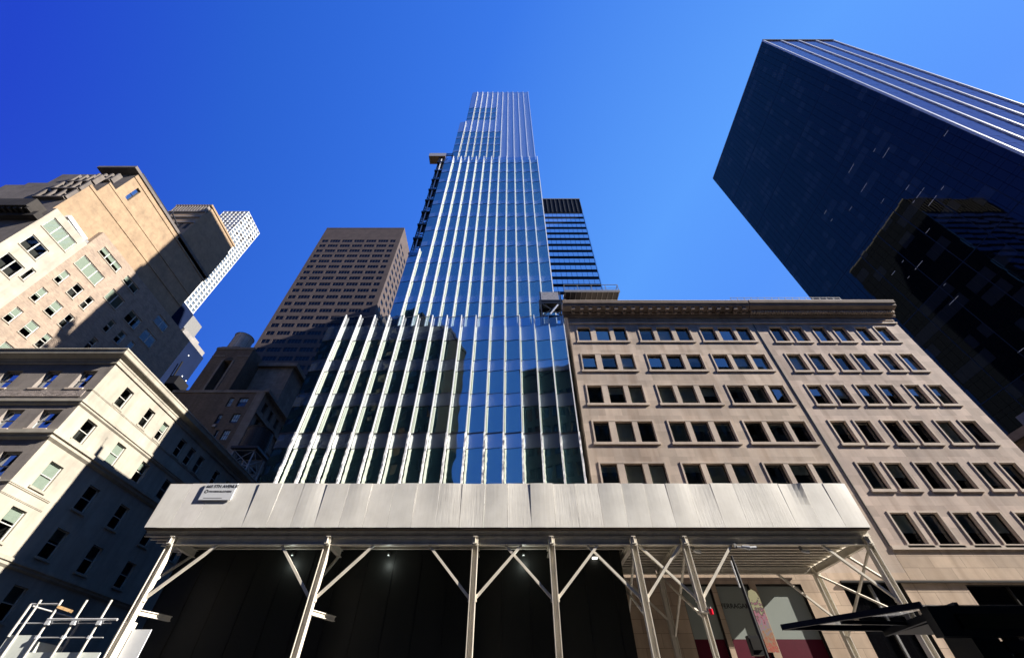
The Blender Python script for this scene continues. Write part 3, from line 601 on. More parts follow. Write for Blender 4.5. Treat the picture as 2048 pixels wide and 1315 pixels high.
def belt(parent, z, h, p, m='cream', prof=None, x0=fx0, y1=CY+36):
    mb = MB(); prof = prof or ((0,0),(p*.6,h*.25),(p*.6,h*.5),(p,h*.6),(p,h),(0,h))
    for (a, za), (b, zb_) in zip(prof, prof[1:]):
        mb.face([(x0,CY-a,z+za),(CX+a,CY-a,z+za),(CX+b,CY-b,z+zb_),(x0,CY-b,z+zb_)], M[m]); mb.face([(CX+a,CY-a,z+za),(CX+a,y1,z+za),(CX+b,y1,z+zb_),(CX+b,CY-b,z+zb_)], M[m])
    return mb
belt(cb, KZ(27.3), KZ(28.65)-KZ(27.3), .75, prof=((-.1,0),(.12,.02),(.14,.3),(.2,.36),(.22,.5),(.6,.72),(.66,.78),(.7,1.1),(.78,1.2),(.76,1.3),(-.2,1.34),(-8,1.35))).build('cornice', cb)
belt(cb, KZ(22.55), .5, .22).build('belt_course', cb); belt(cb, KZ(19.15), .75, .34).build('belt_course', cb); belt(cb, KZ(24.15), .16, .06).build('belt_course', cb)
belt(cb, KZ(15.45), .22, .10, y1=K(33.8)).build('belt_course', cb); belt(cb, KZ(10.9), .6, .25).build('belt_course', cb); belt(cb, KZ(14.75), .15, .06, y1=K(33.8)).build('belt_course', cb)
for k in range(4):
    pass

# ------------------------------------------------------------------ tall tan building behind it
k2 = 33/28
def T(v): return v*k2
def TZ(z): return (z-1.6)*k2+1.6
tb = thing('apartment_building', 'tall tan building with a bare stucco side wall at the upper left', 'building', (-85, 55, 0))
TXW = -64*k2
big = [('two',29.1,47.2,31.8,49.45,0),('two',29.3,43.2,31.8,45.5,0),('three',28.8,51.1,33.0,53.35,1),('three',34.85,50.9,39.15,53.1,.9),('three',35.6,55.1,39.7,56.55,.5),('two',41.2,55.1,44.2,56.5,.6),('two',41.2,50.8,44.0,53.0,.9),('one',32.2,44.2,32.9,46.2,0),('two',45.8,50.8,48.6,53.0,.4),('two',50,54.6,53,56.5,.3),('two',50,50.6,53,52.8,.3)]
small = []
for z in (49.5-2.4, 45.45-2.3, 41.4-2.3, 37.4-2.3, 33.3-2.3):
    for y, ww in ((34.85,1.0),(37.2,1.35),(39.7,1.0),(44.6,1.0),(47,1.35),(49.5,1.0)): small.append(('sash', y, z, y+ww, z+2.25, pick((0,.3,.6,.6,.9))))
allw = big + small
mb = MB(); y0 = T(28)
holes = [(T(a)-y0, TZ(z0), T(b)-y0, TZ(z1)) for s_, a, z0, b, z1, bl in allw]
# lower block: cream bay then buff brick
cut = T(33.9)-y0
wall(mb, (TXW,y0,0), *SX, cut, TZ(54.5), [h for h in holes if h[0] < cut], .2, M['cream'], M['cream'], M['dkroom'], 1.2)
wall(mb, (TXW,y0+cut,0), *SX, T(58.5)-y0-cut, TZ(57.9), [(h[0]-cut,h[1],h[2]-cut,h[3]) for h in holes if h[0] >= cut], .2, M['pinkbrick'], M['pinkbrick'], M['dkroom'], 1.2)
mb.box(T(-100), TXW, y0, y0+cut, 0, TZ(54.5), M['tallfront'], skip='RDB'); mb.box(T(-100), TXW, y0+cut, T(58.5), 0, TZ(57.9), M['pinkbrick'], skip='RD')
mb.build('wall', tb)
for s_, a, z0, b, z1, bl in allw:
    window(tb, (TXW,T(a),TZ(z0)), SX[0], SX[2], T(b)-T(a), TZ(z1)-TZ(z0), .16, s_ if s_ != 'one' else 'fixed', 'whiteframe', blind=bl, bm='blind', fw=.13, sill='cream')
# upper block, set back a little, stepped front
ub = MB(); ux = TXW - .9
def blk(yf, yb, za, zb, x1=ux, x0=T(-78), m='tanstucco'): ub.box(x0, x1, T(yf), T(yb), TZ(za), TZ(zb), M[m], skip='D')
wall(ub, (ux,T(28.05),TZ(54)), *SX, T(52.7)-T(28.05), TZ(62)-TZ(54), [], .3, M['tanstucco'], M['tanstucco'], M['dkroom'])
wall(ub, (ux,T(29.15),TZ(62)), *SX, T(52.7)-T(29.15), TZ(65.1)-TZ(62), [], .3, M['tanstucco'], M['tanstucco'], M['dkroom'])
sl_ = (T(31.95)-T(30.35), TZ(65.9)-TZ(65.1), T(32.75)-T(30.35), TZ(69.3)-TZ(65.1))
wall(ub, (ux,T(30.35),TZ(65.1)), *SX, T(52.7)-T(30.35), TZ(71)-TZ(65.1), [sl_], .5, M['tanstucco'], M['tanstucco'], M['dkroom'], 2)
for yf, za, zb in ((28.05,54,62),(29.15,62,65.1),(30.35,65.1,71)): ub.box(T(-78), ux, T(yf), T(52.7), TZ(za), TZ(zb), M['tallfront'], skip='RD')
ub.box(ux-.01, ux+.12, T(28.0), T(52.7), TZ(61.6), TZ(62.05), M['tanstucco']); ub.box(ux-.01, ux+.1, T(29.1), T(52.7), TZ(64.8), TZ(65.15), M['tanstucco']); ub.box(ux-.01, ux+.14, T(30.3), T(52.7), TZ(69.9), TZ(70.2), M['tanstucco'])
ub.build('upper_wall', tb)
window(tb, (ux,T(31.95),TZ(65.9)), SX[0], SX[2], sl_[2]-sl_[0], sl_[3]-sl_[1], .3, 'sash', 'darkmetal', gm='glassblue', fw=.1)
mb = MB(); mb.box(T(-71.2), ux+.25, T(29.1), T(53), TZ(71), TZ(71.6), M['tallfront']); mb.build('roof_slab', tb)
mb = MB()                                                           # front balconies and dark cornice seen edge on
mb.box(T(-72), TXW+.05, T(27.2), T(28), TZ(51.2), TZ(52.2), M['nearblack']); mb.box(T(-72), TXW-1.2, T(26.3), T(28), TZ(52.2), TZ(54.0), M['nearblack'])
for i in range(9): x = T(-71.5)+i*.95; mb.box(x, x+.4, T(26.5), T(28), TZ(51.75), TZ(52.2), M['nearblack'])
mb.build('front_cornice', tb)
for z, x0, y in ((57.3,-69.5,28.3),(60.0,-69.0,28.3),(62.6,-68.6,28.4),(65.6,-68.4,29.5)):
    mb = MB(); mb.box(T(x0), ux-.3, T(y-.75), T(y), TZ(z)-.15, TZ(z)+.12, M['tallfront'])
    for i in range(4): xx = T(x0)+(ux-.4-T(x0))*i/3; mb.box(xx, xx+.35, T(y-.7), T(y), TZ(z)+.12, TZ(z)+2.7, M['tallfront'])
    mb.build('balcony', tb)
ph = MB(); px = ux; ph.box(T(-72.5), px, T(42.8), T(53), TZ(70), TZ(80.5), M['tanstucco']); ph.box(T(-72.5), px-.1, T(43.2), T(52.8), TZ(80.5), TZ(83), M['tanstucco'])
for i in range(13):
    x = T(-72.4)+i*((px-T(-72.4))/13); ph.box(x, x+.3, T(42.6), T(43.2), TZ(80.5), TZ(83.6), M['creamgrey'])
for z in (76.2, 78.4, 80.6): ph.box(T(-72.6), px+.03, T(42.55), T(42.8), TZ(z), TZ(z)+.45, M['creamgrey'])
for i in range(5): x = T(-71.8)+i*1.7; ph.box(x, x+.8, T(42.75), T(42.82), TZ(74), TZ(76), M['dkroom'])
ph.box(T(-72.6), px+.05, T(42.6), T(53.05), TZ(83.2), TZ(83.7), M['tanstucco']); ph.build('bulkhead', tb)
mb = MB(); mb.bar((ux+.1,T(38.6),TZ(71.6)),(ux+.1,T(38.6),TZ(73.5)),.12,.12,M['blackmetal']); mb.bar((ux+.16,T(38.5),TZ(72.6)),(ux+.16,T(41.0),TZ(72.0)),.2,.2,M['blackmetal']); mb.bar((ux+.1,T(30.5),TZ(71.7)),(ux+.1,T(38.2),TZ(71.7)),.3,.3,M['blackmetal']); mb.build('roof_rail', tb)
mb = MB(); mb.box(TXW-3.2, TXW-.2, T(30.0), T(33.6), TZ(54.5), TZ(54.5)+.6, M['whiteframe']); mb.bar((TXW-.4,T(29.6),TZ(55.2)),(TXW-.5,T(33.3),TZ(54.9)),.8,.7,M['signwhite']); mb.bar((TXW-.3,T(31.5),TZ(54.7)),(TXW-.2,T(33.8),TZ(54.8)),.25,.5,M['greymetal']); mb.build('roof_duct', tb)

# ------------------------------------------------------------------ white gridded skyscraper
ws = thing('white_skyscraper', 'slender white concrete skyscraper with a square window grid far behind the tan building', 'building', (-311, 243, 0))
X1, X0, Y0, Y1, HT = -297, -325.5, 228, 256.5, 425
cell = 28.5/6; nf = int(HT/4.72)
mb = MB(); hf = []; hsd = []
for j in range(40, nf):
    z = HT - (nf-j)*4.72
    for i in range(6): hf.append((i*cell+.55, z+.55, (i+1)*cell-.55, z+4.2))
hsd = list(hf)
wall(mb, (X0,Y0,0), *FX, 28.5, HT, hf, .6, M['whiteconc'], M['whiteconc'], M['wsglass']); wall(mb, (X1,Y0,0), *SX, 28.5, HT, hsd, .6, M['whiteconc'], M['whiteconc'], M['wsglass'])
mb.box(X0, X1, Y0, Y1, 0, HT, M['whiteconc'], skip='FRD'); mb.build('wall', ws)
cnt = 0
for j in range(nf-1, 39, -1):
    z = HT - (nf-j)*4.72
    for i in range(6):
        for ax, O in ((FX, (X0+i*cell+.55, Y0, z+.55)), (SX, (X1, Y0+i*cell+.55, z+.55))):
            if cnt < 96:
                U, N = Vector(ax[0]), Vector(ax[2])
                def pn(): 
                    b = MB(); P = lambda u, v: U*u+Vector((0,0,v)); b.face([P(0,0),P(cell-1.1,0),P(cell-1.1,3.65),P(0,3.65)], M[gk]); return b
                gk = random.choice(('wsglass','wsglass','dglassblind')); link('window', part_mesh(('far_window', tuple(U), gk), pn), ws, Vector(O)-N*.5); cnt += 1
# ------------------------------------------------------------------ navy clad building
nb = thing('navy_building', 'navy blue clad building with a stepped pale top between tan building and brick building', 'building', (-100, 82, 0))
mb = MB(); mb.box(-120, -91, 66, 90.6, 0, 81.6, M['navyshade']); mb.build('wall', nb)
mb = MB(); mb.box(-120, -91.4, 79.9, 90.2, 81.6, 83.4, M['greyconc']); mb.box(-120, -92.5, 80, 87.5, 83.4, 85, M['greyconc']); mb.box(-118,-94,85.5,89,83.4,84.6,M['greyconc']); mb.build('parapet', nb)
mb = MB(); mb.box(-112, -91.6, 74, 79.4, 81.6, 88.4, M['navyshade']); mb.build('bulkhead', nb)  # dark colour paints the shadowed part of the bulkhead
mb = MB(); mb.box(-112, -91.7, 79.4, 84.2, 83.41, 88.3, M['greymetal']); mb.build('bulkhead', nb)  # grey colour paints the sunlit part of the same bulkhead
mb = MB(); random.seed(3)
for i in range(9): y, z = random.uniform(78,90), random.uniform(66,80); mb.box(-91, -90.9, y, y+.35, z, z+.35, M['signwhite'])
mb.build('vent', nb)
mb = MB(); mb.box(-90.9,-88.5,85,89.5,68,70.5,M['blackmetal']); mb.bar((-90,85,70.5),(-90,84.5,75),.3,.3,M['blackmetal']); mb.build('duct', nb)

# ------------------------------------------------------------------ brown brick building with tanks
bb = thing('brick_building', 'dark brown brick building with a tall arched recess and a water tank on its roof', 'building', (-53, 70, 0))
BY = 60
fx = -61.5
mb = MB(); W = -44.7 - fx
lw = [(-50.4,43.3,-49.5),(-48.55,43.3,-46.95),(-50.6,41.0-1.2,-49.8) ,(-48.1,39.95,-46.8),(-45.9,39.95,-44.95),(-48.15,36.7,-46.95),(-46.1,36.7,-44.95),(-49.4,36.7,-48.9),(-47.6,33.6,-46.5),(-46.0,33.6,-45.0),(-47.5,30.4,-46.4)]
holes = [(a-fx, z, b-fx, z+1.85) for a, z, b in lw]
wall(mb, (fx,BY,0), *FX, W, 46.7, holes, .25, M['darkbrick'], M['darkbrick'], M['dkroom'], 1.0)
sideh = [(1.5+i*2.6, z, 2.7+i*2.6, z+1.9) for z in (30,33.4,36.7,40,43.3) for i in range(7)]
wall(mb, (-44.7,BY,0), *SX, 22, 46.7, sideh, .3, M['brownstone'], M['brownstone'], M['dkroom'])
mb.box(fx, -44.7, BY, BY+22, 0, 46.7, M['darkbrick'], skip='FRD'); mb.build('wall', bb)
mb = MB()                                                           # upper mass with the arched slot
ux0, ux1 = -58.8, -51.5; ax0, ax1 = -56.0, -54.2
rec = (ax0-ux0, 0, ax1-ux0, 54.0-46.7)
wall(mb, (ux0,BY,46.7), *FX, ux1-ux0, 57.2-46.7, [rec], 1.6, M['darkbrick'], M['darkbrick'], M['dkroom'])
mb.box(ux0, ux1, BY, BY+18, 46.7, 57.2, M['darkbrick'], skip='FD')
for i in range(8):                                                  # arch head
    t0 = math.pi*i/8; t1 = math.pi*(i+1)/8; cx, r = (ax0+ax1)/2, (ax1-ax0)/2
    mb.face([(cx+r*math.cos(t0),BY-.005,54+r*.0),(cx+r*math.cos(t0),BY-.005,54+r*math.sin(t0)),(cx+r*math.cos(t1),BY-.005,54+r*math.sin(t1)),(cx+r*math.cos(t1),BY-.005,54)], M['dkroom'])
mb.box(ax0-.35, ax0, BY-.1, BY+.02, 46.7, 54, M['brownstone']); mb.box(ax1, ax1+.35, BY-.1, BY+.02, 46.7, 54, M['brownstone']); mb.box(ux0, ax0-.36, BY-.07, BY+.02, 55.0, 55.3, M['brownstone']); mb.box(ax1+.36, ux1, BY-.07, BY+.02, 55.0, 55.3, M['brownstone']); mb.box(ux0-.1, ux1+.1, BY-.12, BY+.5, 56.9, 57.4, M['brownstone'])
mb.build('upper_wall', bb)
mb = MB(); mb.box(fx, -44.5, BY-.15, BY+.02, 46.2, 46.75, M['brownstone']); mb.box(-46.0,-44.4,BY-.1,BY+.02,28,46.2,M['brownstone']); mb.box(-51.5,-44.4,BY+4,BY+16,46.7,55.5,M['brownstone']); mb.box(-51.5,-43.6,BY+3.4,BY+16.5,55.5,56.4,M['brownstone']); mb.box(-44.75,-43.9,BY-.2,BY+22,46.3,46.9,M['brownstone'])
for z in (38.7,42.0): mb.box(-44.75,-44.3,BY,BY+22,z,z+.3,M['brownstone'])
mb.build('stone_trim', bb)
for a, z, b in lw: window(bb, (a,BY,z), FX[0], FX[2], b-a, 1.85, .18, 'grid', 'blackmetal', blind=pick((.4,.8,1,1)), bm='blindgrey', fw=.08)
mb = MB(); mb.box(-50.3,-49.8,BY-.35,BY,39.0,39.4,M['greymetal']); mb.build('window_unit', bb)
mb = MB(); mb.bar((-60.7,62,57.4),(-60.7,62,59.4),.08,.08,M['greymetal']); mb.bar((-58,62,57.4),(-58,62,59.4),.08,.08,M['greymetal']); mb.bar((-60.7,62,59.4),(-58,62,59.4),.08,.08,M['greymetal']); mb.bar((-60.7,62,57.4),(-58,62,59.4),.06,.06,M['greymetal']); mb.build('roof_rail', bb)
def tank(name, label, cx, cy, zb, r, h, mw, legs=None, cap=None):
    o = thing(name, label, 'water tank', (cx,cy,zb-(legs or 0)))
    mb = MB(); mb.tube((cx,cy,zb),(cx,cy,zb+h),r,M[mw],28,r2=r*.95); mb.build('barrel', o)
    mb = MB()
    for i in range(8):
        z = zb+h*(.06+.115*i); mb.tube((cx,cy,z),(cx,cy,z+.06),r*1.015-r*.05*(i/8),M['greymetal'] if mw == 'wood' else M['blackmetal'],28)
    mb.build('hoop', o)
    mb = MB(); mb.tube((cx,cy,zb+h),(cx,cy,zb+h+r*.14),r*1.03,M['greymetal'],28,r2=.15); mb.tube((cx+.3,cy,zb+h),(cx+.3,cy,zb+h+r*.14+.4),.1,M['greymetal']); mb.build('roof', o)
    if legs:
        mb = MB(); m = M['greymetal']; a = r*.75; z0 = zb-legs
        for sx in (-1,1):
            for sy in (-1,1): mb.bar((cx+sx*a*1.1,cy+sy*a*1.1,z0),(cx+sx*a,cy+sy*a,zb-.3),.16,.16,m)
        for (p, q) in (((-1,-1),(1,-1)),((1,-1),(1,1)),((1,1),(-1,1)),((-1,1),(-1,-1))):
            A = lambda s_, z: (cx+s_[0]*a, cy+s_[1]*a, z)
            for za in (z0+legs*.45, zb-.5): mb.bar(A(p,za),A(q,za),.12,.12,m)
            mb.bar(A(p,z0+legs*.45),A(q,zb-.5),.09,.09,m); mb.bar(A(q,z0+legs*.45),A(p,zb-.5),.09,.09,m); mb.bar(A(p,z0),A(q,z0+legs*.45),.09,.09,m); mb.bar(A(q,z0),A(p,z0+legs*.45),.09,.09,m)
        mb.box(cx-r,cx+r,cy-r,cy+r,zb-.35,zb-.02,M['blackmetal']); mb.build('stand', o)
    return o
tank('water_tank', 'sunlit grey wooden water tank on top of the brown brick building', -58.9, 64.6, 60.2, 1.95, 4.3, 'wood', 2.8)
tank('water_tank', 'dark water tank on a steel lattice stand in front of the brown brick building', -38.3, 55, 31.7, 1.95, 3.4, 'wooddark', 5.0)

# ------------------------------------------------------------------ brown granite tower
gr = thing('granite_tower', 'brown granite office tower with rows of dark windows behind the glass tower at left', 'building', (-70, 120, 0))
GX0, GX1, GY, GH = -88.8, -51.2, 103, 176.7
strips = [(-87.5,-84.6)] + [(-83.7+i*5.58, -83.7+i*5.58+4.7) for i in range(5)] + [(-55.8,-53.3)]
zrows = [164.05-4.03*i for i in range(32)]
hf = [(a-GX0, z, b-GX0, z+1.95) for z in zrows for a, b in strips]; hs2 = [(1.8+i*4.2, z, 1.8+i*4.2+2.6, z+1.95) for z in zrows for i in range(8)]
mb = MB(); wall(mb, (GX0,GY,0), *FX, GX1-GX0, GH, hf, .12, M['granite'], M['granite'], M['gglass']); wall(mb, (GX1,GY,0), *SX, 37, GH, hs2, .12, M['granite'], M['granite'], M['gglass'])
mb.box(GX0, GX1, GY, GY+37, 0, GH, M['granite'], skip='FRD'); mb.box(GX0, GX1, GY-.05, GY+.01, GH-.8, GH+.02, M['granite']); mb.build('wall', gr)
cnt = 0; rest = MB()
for z in zrows:
    for a, b in strips:
        ww = b-a; n = 4 if ww > 4 else 2
        def gw():
            q = MB(); q.face([(0,0.02,0),(ww,0.02,0),(ww,0.02,1.95),(0,0.02,1.95)], M['gglass'])
            for i in range(1,n): q.box(ww*i/n-.06, ww*i/n+.06, -.06, .015, 0, 1.95, M['darkmetal'])
            return q
        if cnt < 98: link('window', part_mesh(('granite_window', round(ww,2)), gw), gr, (a,GY+.09,z)); cnt += 1
        else:
            for i in range(1,n): rest.box(a+ww*i/n-.06, a+ww*i/n+.06, GY+.03, GY+.11, z, z+1.95, M['darkmetal'])
r_ = rest.build('window', gr); r_['kind'] = 'stuff'

# ------------------------------------------------------------------ office slab behind
of = thing('office_building', 'dark banded glass office slab behind the right side of the glass tower', 'building', (15, 90, 0))
mb = MB(); mb.box(-4, 27.0, 74.6, 110, 0, 149.6, M['odark']); mb.box(-4.1,27.1,74.45,110.1,149.6,150.1,M['greymetal']); mb.build('wall', of)
mb = MB()
for i in range(19): x = 26.9-i*1.6; mb.box(x-.08, x+.08, 74.4, 74.62, 139.6, 149.6, M['louvre'])
mb.build('louvre_band', of)
mb = MB(); mb.box(26.8,27.08,74.38,74.62,0,139.6,M['oglass']); mb.build('corner_strip', of)
for j in range(28):
    zt = 138.1 - 3.58*j; mb = MB()
    for i in range(19):
        x1 = 26.7 - i*1.6; t = random.uniform(-.01,.01); mb.face([(x1-1.5,74.5,zt-2.1),(x1,74.5+t,zt-2.1),(x1,74.5+t,zt),(x1-1.5,74.5,zt)], M['oglass'])
    mb.build('window_band', of)
    mb = MB(); mb.box(-4,26.8,74.4,74.6,zt+.15,zt+.35,M['odark']); mb.build('sun_ledge', of)

# ------------------------------------------------------------------ black tower at right
bt = thing('black_tower', 'huge black glass tower with pale steel stripes on its sunlit edge at upper right', 'building', (102, 53, 0))
DX0, DX1, DY0, DY1, DH = 90, 115, 28, 78.5, 176.5
mb = MB(); mb.box(DX0+.3, DX1, DY0+.3, DY1-.1, 0, DH-.3, M['blackmetal']); mb.build('core', bt)
rnd = random.Random(11); mb = MB(); fh_ = 3.6; nfl = int(DH/fh_); cwid = 50.5/32
for j in range(nfl):
    z0 = DH - (j+1)*fh_; run = 0; on = False
    for i in range(32):
        if run <= 0: on = rnd.random() < 0.34; run = rnd.choice((1,1,1,2,3)) if on else rnd.choice((1,2,3,4))
        run -= 1; y0_ = DY0+i*cwid; t = rnd.uniform(-.0025,.0025); s = rnd.uniform(-.002,.002)
        mb.face([(DX0+s,y0_+cwid-.03,z0+1.0),(DX0-s,y0_+.03,z0+1.0),(DX0-s+t,y0_+.03,z0+fh_-.05),(DX0+s+t,y0_+cwid-.03,z0+fh_-.05)], M['dglassblind'] if on else M['dglass'])
        mb.face([(DX0+s*.5,y0_+cwid-.03,z0),(DX0-s*.5,y0_+.03,z0),(DX0-s*.5,y0_+.03,z0+.95),(DX0+s*.5,y0_+cwid-.03,z0+.95)], M['dglass'])
mb.build('side_glazing', bt)
mb = MB()
for i in range(9): y = DY0 + i*50.5/8; mb.box(DX0-.05, DX0+.2, y-.07, y+.07, 0, DH, M['blackmetal'])
for j in range(0, nfl, 6): mb.box(DX0-.04, DX0+.2, DY0, DY1, DH-j*fh_-.1, DH-j*fh_+.05, M['blackmetal'])
mb.build('mullion', bt)
for i in range(30):
    y = rnd.uniform(29, 58); z = DH-(rnd.randint(20,44)*fh_)+fh_-.5; l = rnd.choice((.6,.8,1.2,2.4))
    mb = MB(); mb.box(DX0-.03, DX0-.012, y, y+l, z, z+.07, M['streakglow']); mb.build('light_streak', bt)  # glowing bars laid on the outer glass as painted streaks of light
for i in range(5):
    x = DX0 + i*6.22; mb = MB(); mb.box(x-.2, x+.3, DY0-.25, DY0+.2, 0, DH+.1, M['steelstripe']); mb.build('steel_stripe', bt)
mb = MB()
for j in range(nfl):
    z0 = DH-(j+1)*fh_
    for i in range(16):
        x0 = DX0+.05+i*1.555; t = rnd.uniform(-.012,.012); mb.face([(x0+.03,DY0,z0+.9),(x0+1.5,DY0+t,z0+.9),(x0+1.5,DY0+t,z0+fh_),(x0+.03,DY0,z0+fh_)], M['dfront'])
    mb.box(DX0, DX1, DY0-.012, DY0+.25, z0, z0+.88, M['dfront'])
mb.build('front_glazing', bt)
mb = MB(); mb.box(DX0-.1, DX1+.1, DY0-.36, DY1, DH, DH+.5, M['greymetal']); mb.build('roof_edge', bt)

# small building seen past the limestone corner
sb = thing('brick_building', 'low red brown brick building partly hidden past the right limestone corner', 'building', (70, 46, 0))
mb = MB(); mb.box(60, 84, 34, 66, 0, 26.5, M['darkbrick'], skip='D'); mb.build('wall', sb)
mb = MB(); mb.box(59.5, 84, 33.5, 66, 26.5, 27.4, M['brownstone']); mb.box(59.8,84,33.8,66,25.2,25.5,M['brownstone']); mb.build('cornice', sb)
mb = MB(); mb.box(64,68,40,44,27.4,30.5,M['greymetal']); mb.build('roof_unit', sb)

# ------------------------------------------------------------------ hoist on the left of the glass tower
hp = thing('hoist_mast', 'black lattice hoist mast with a planked platform on the left edge of the glass tower', 'hoist', (-14.2, 34.6, 0))
mb = MB(); x0, x1, y0_, y1_ = -14.85, -13.7, 34.2, 35.2
for x in (x0, x1):
    for y in (y0_, y1_): mb.bar((x,y,30),(x,y,88.2),.11,.11,M['blackmetal'])
z = 30
while z < 88:
    for (a, b) in (((x0,y0_),(x1,y0_)),((x1,y0_),(x1,y1_)),((x0,y0_),(x0,y1_)),((x0,y1_),(x1,y1_))):
        mb.bar((*a,z),(*b,z),.06,.06,M['blackmetal']); mb.bar((*a,z),(*b,z+.75),.05,.05,M['blackmetal'])
    z += .75
mb.build('mast', hp)
mb = MB(); mb.bar((-14.25,34.05,30),(-14.25,34.05,87),.16,.08,M['signwhite'],up=(0,1,0)); mb.build('rack', hp)
for i in range(9):
    z = 52+i*4.14; mb = MB(); mb.box(-15.0,-13.0,33.9,35.4,z,z+.35,M['blackmetal']); mb.bar((-13.6,34.1,z),(-12.7,33.2,z),.12,.12,M['blackmetal']); mb.build('tie', hp)
mb = MB(); mb.box(-17.1,-13.6,33.9,35.6,88.1,88.2,M['plank']); mb.box(-17.1,-13.6,33.85,33.9,88.1,89.6,M['netting']); mb.box(-17.1,-17.05,33.9,35.6,88.1,89.6,M['netting']); mb.build('platform', hp)
mb = MB()
for x in (-16.6,-15.6,-14.6,-13.6): mb.bar((x,34.6,88.2),(x,34.6,91.2),.08,.08,M['blackmetal'])
for z in (90.0,90.5,91.2): mb.bar((-16.6,34.6,z),(-12.3,34.6,z),.12,.12,M['blackmetal'])
mb.build('guard_rail', hp)
# loading platform on the limestone roof
lp = thing('loading_platform', 'dark cantilevered loading platform with railing on the limestone roof beside the tower', 'platform', (8.8, 30, 33))
mb = MB(); mb.box(5.8,11.7,27.5,32.5,35.32,35.42,M['blackmetal'])
for i in range(11): x = 5.9+i*.57; mb.box(x,x+.04,27.52,32.5,35.2,35.32,M['greymetal'])
mb.box(5.78,11.72,27.42,27.5,35.2,35.55,M['greymetal']); mb.build('deck', lp)
mb = MB()
for x in (5.85,7.3,8.8,10.3,11.65): mb.bar((x,27.5,35.4),(x,27.5,36.5),.05,.05,M['greymetal'])
mb.bar((5.85,27.5,36.5),(11.65,27.5,36.5),.05,.05,M['greymetal']); mb.bar((11.65,27.5,36.5),(11.65,32,36.5),.05,.05,M['greymetal']); mb.bar((11.65,32,36.5),(11.65,32,35.4),.05,.05,M['greymetal']); mb.bar((5.85,27.5,35.9),(11.65,27.5,35.9),.03,.03,M['greymetal']); mb.build('railing', lp)
mb = MB(); mb.bar((5.95,28.6,33.0),(5.95,28.6,36.0),.22,.22,M['finwhite']); mb.bar((6.2,31.5,33),(6.2,31.5,35.2),.2,.2,M['blackmetal']); mb.bar((11.2,31.5,33),(11.2,31.5,35.2),.2,.2,M['blackmetal']); mb.build('leg', lp)
# work cage between podium roof and tower
wc = thing('work_cage', 'black steel work cage with grey netting on the glass podium roof by the limestone building', 'platform', (4.7, 30.8, 30.3))
mb = MB(); B = M['blackmetal']
for x in (3.5,5.8):
    for y in (30.2,31.5): mb.bar((x,y,30.3),(x,y,38.6),.14,.14,B)
for z in (34.4,36.6,37.0): 
    for y in (30.2,31.5): mb.bar((3.4,y,z),(5.9,y,z),.16,.2,B)
mb.bar((3.5,30.2,34.4),(5.8,30.2,36.6),.1,.1,B); mb.bar((5.8,30.2,34.4),(3.5,30.2,36.6),.1,.1,B); mb.box(3.4,5.9,30.2,31.6,36.75,36.85,B); mb.bar((4.4,30.1,34.6),(5.4,30.1,36.2),.12,.12,M['alu']); mb.build('frame', wc)
mb = MB(); mb.box(3.6,5.6,30.14,30.17,37.1,38.5,M['netting']); mb.build('netting', wc)
mb = MB(); mb.box(6.0,6.9,29.5,31.5,33.2,35.6,M['greymetal']); mb.build('motor_box', wc)

# ------------------------------------------------------------------ pipe scaffold at lower left
ps = thing('pipe_scaffold', 'low plywood platform with white pipe guard rails at the bottom left corner', 'scaffold', (-19, 22, 0))
mb = MB(); mb.box(-20.9,-16.7,21.0,21.04,3.0,4.2,M['blindgrey']); mb.box(-20.9,-19.7,20.96,21.0,3.0,4.76,M['blindgrey']); mb.box(-20.94,-20.9,21,24,3.0,4.76,M['blindgrey']); mb.box(-20.9,-16.7,21.05,24,3.2,3.3,M['deck']); mb.build('plywood_panel', ps)
W_ = M['pipegrey']
for x in (-20.55,-19.62,-18.53,-17.45):
    mb = MB(); mb.tube((x,20.93,4.0 if x < -20 else 3.6),(x,20.93,6.0),.042,W_,10); mb.build('pipe_post', ps)
mb = MB(); mb.tube((-20.85,20.93,4.7),(-20.85,20.93,5.85),.05,W_); mb.tube((-20.85,20.93,5.85),(-19.6,20.93,5.85),.03,M['alu']); mb.tube((-19.67,20.9,5.29),(-16.7,20.9,5.29),.045,M['alu']); mb.tube((-20.8,20.95,5.17),(-16.9,20.95,5.17),.02,M['alu']); mb.tube((-19.6,20.95,4.68),(-16.9,20.95,4.68),.02,M['alu']); mb.tube((-20.85,20.93,5.8),(-20.85,23.9,5.8),.03,M['alu']); mb.tube((-20.85,23.9,3),(-20.85,23.9,5.9),.05,W_); mb.build('guard_rail', ps)
for x in (-19.55,-18.46,-17.38):
    mb = MB(); mb.box(x-.09,x+.09,20.84,20.98,5.1,5.24,M['signwhite']); mb.build('coupler', ps)
    mb = MB(); mb.box(x-.12,x-.02,20.86,20.98,4.62,4.74,M['signwhite']); mb.build('coupler', ps)
mb = MB(); mb.bar((-19.6,20.9,5.75),(-19.1,21.2,5.62),.1,.1,M['plank']); mb.build('plank', ps)
wb = MB(); wb.box(-16.75,-16.35,21.3,21.7,0,5.3,M['shedsteel']); wb.box(-16.3,-15.5,21.55,21.6,0,5.05,M['signwhite']); 
tag(wb.build('barrier_board'), 'tall white boards standing at the foot of the leftmost shed post', 'board')

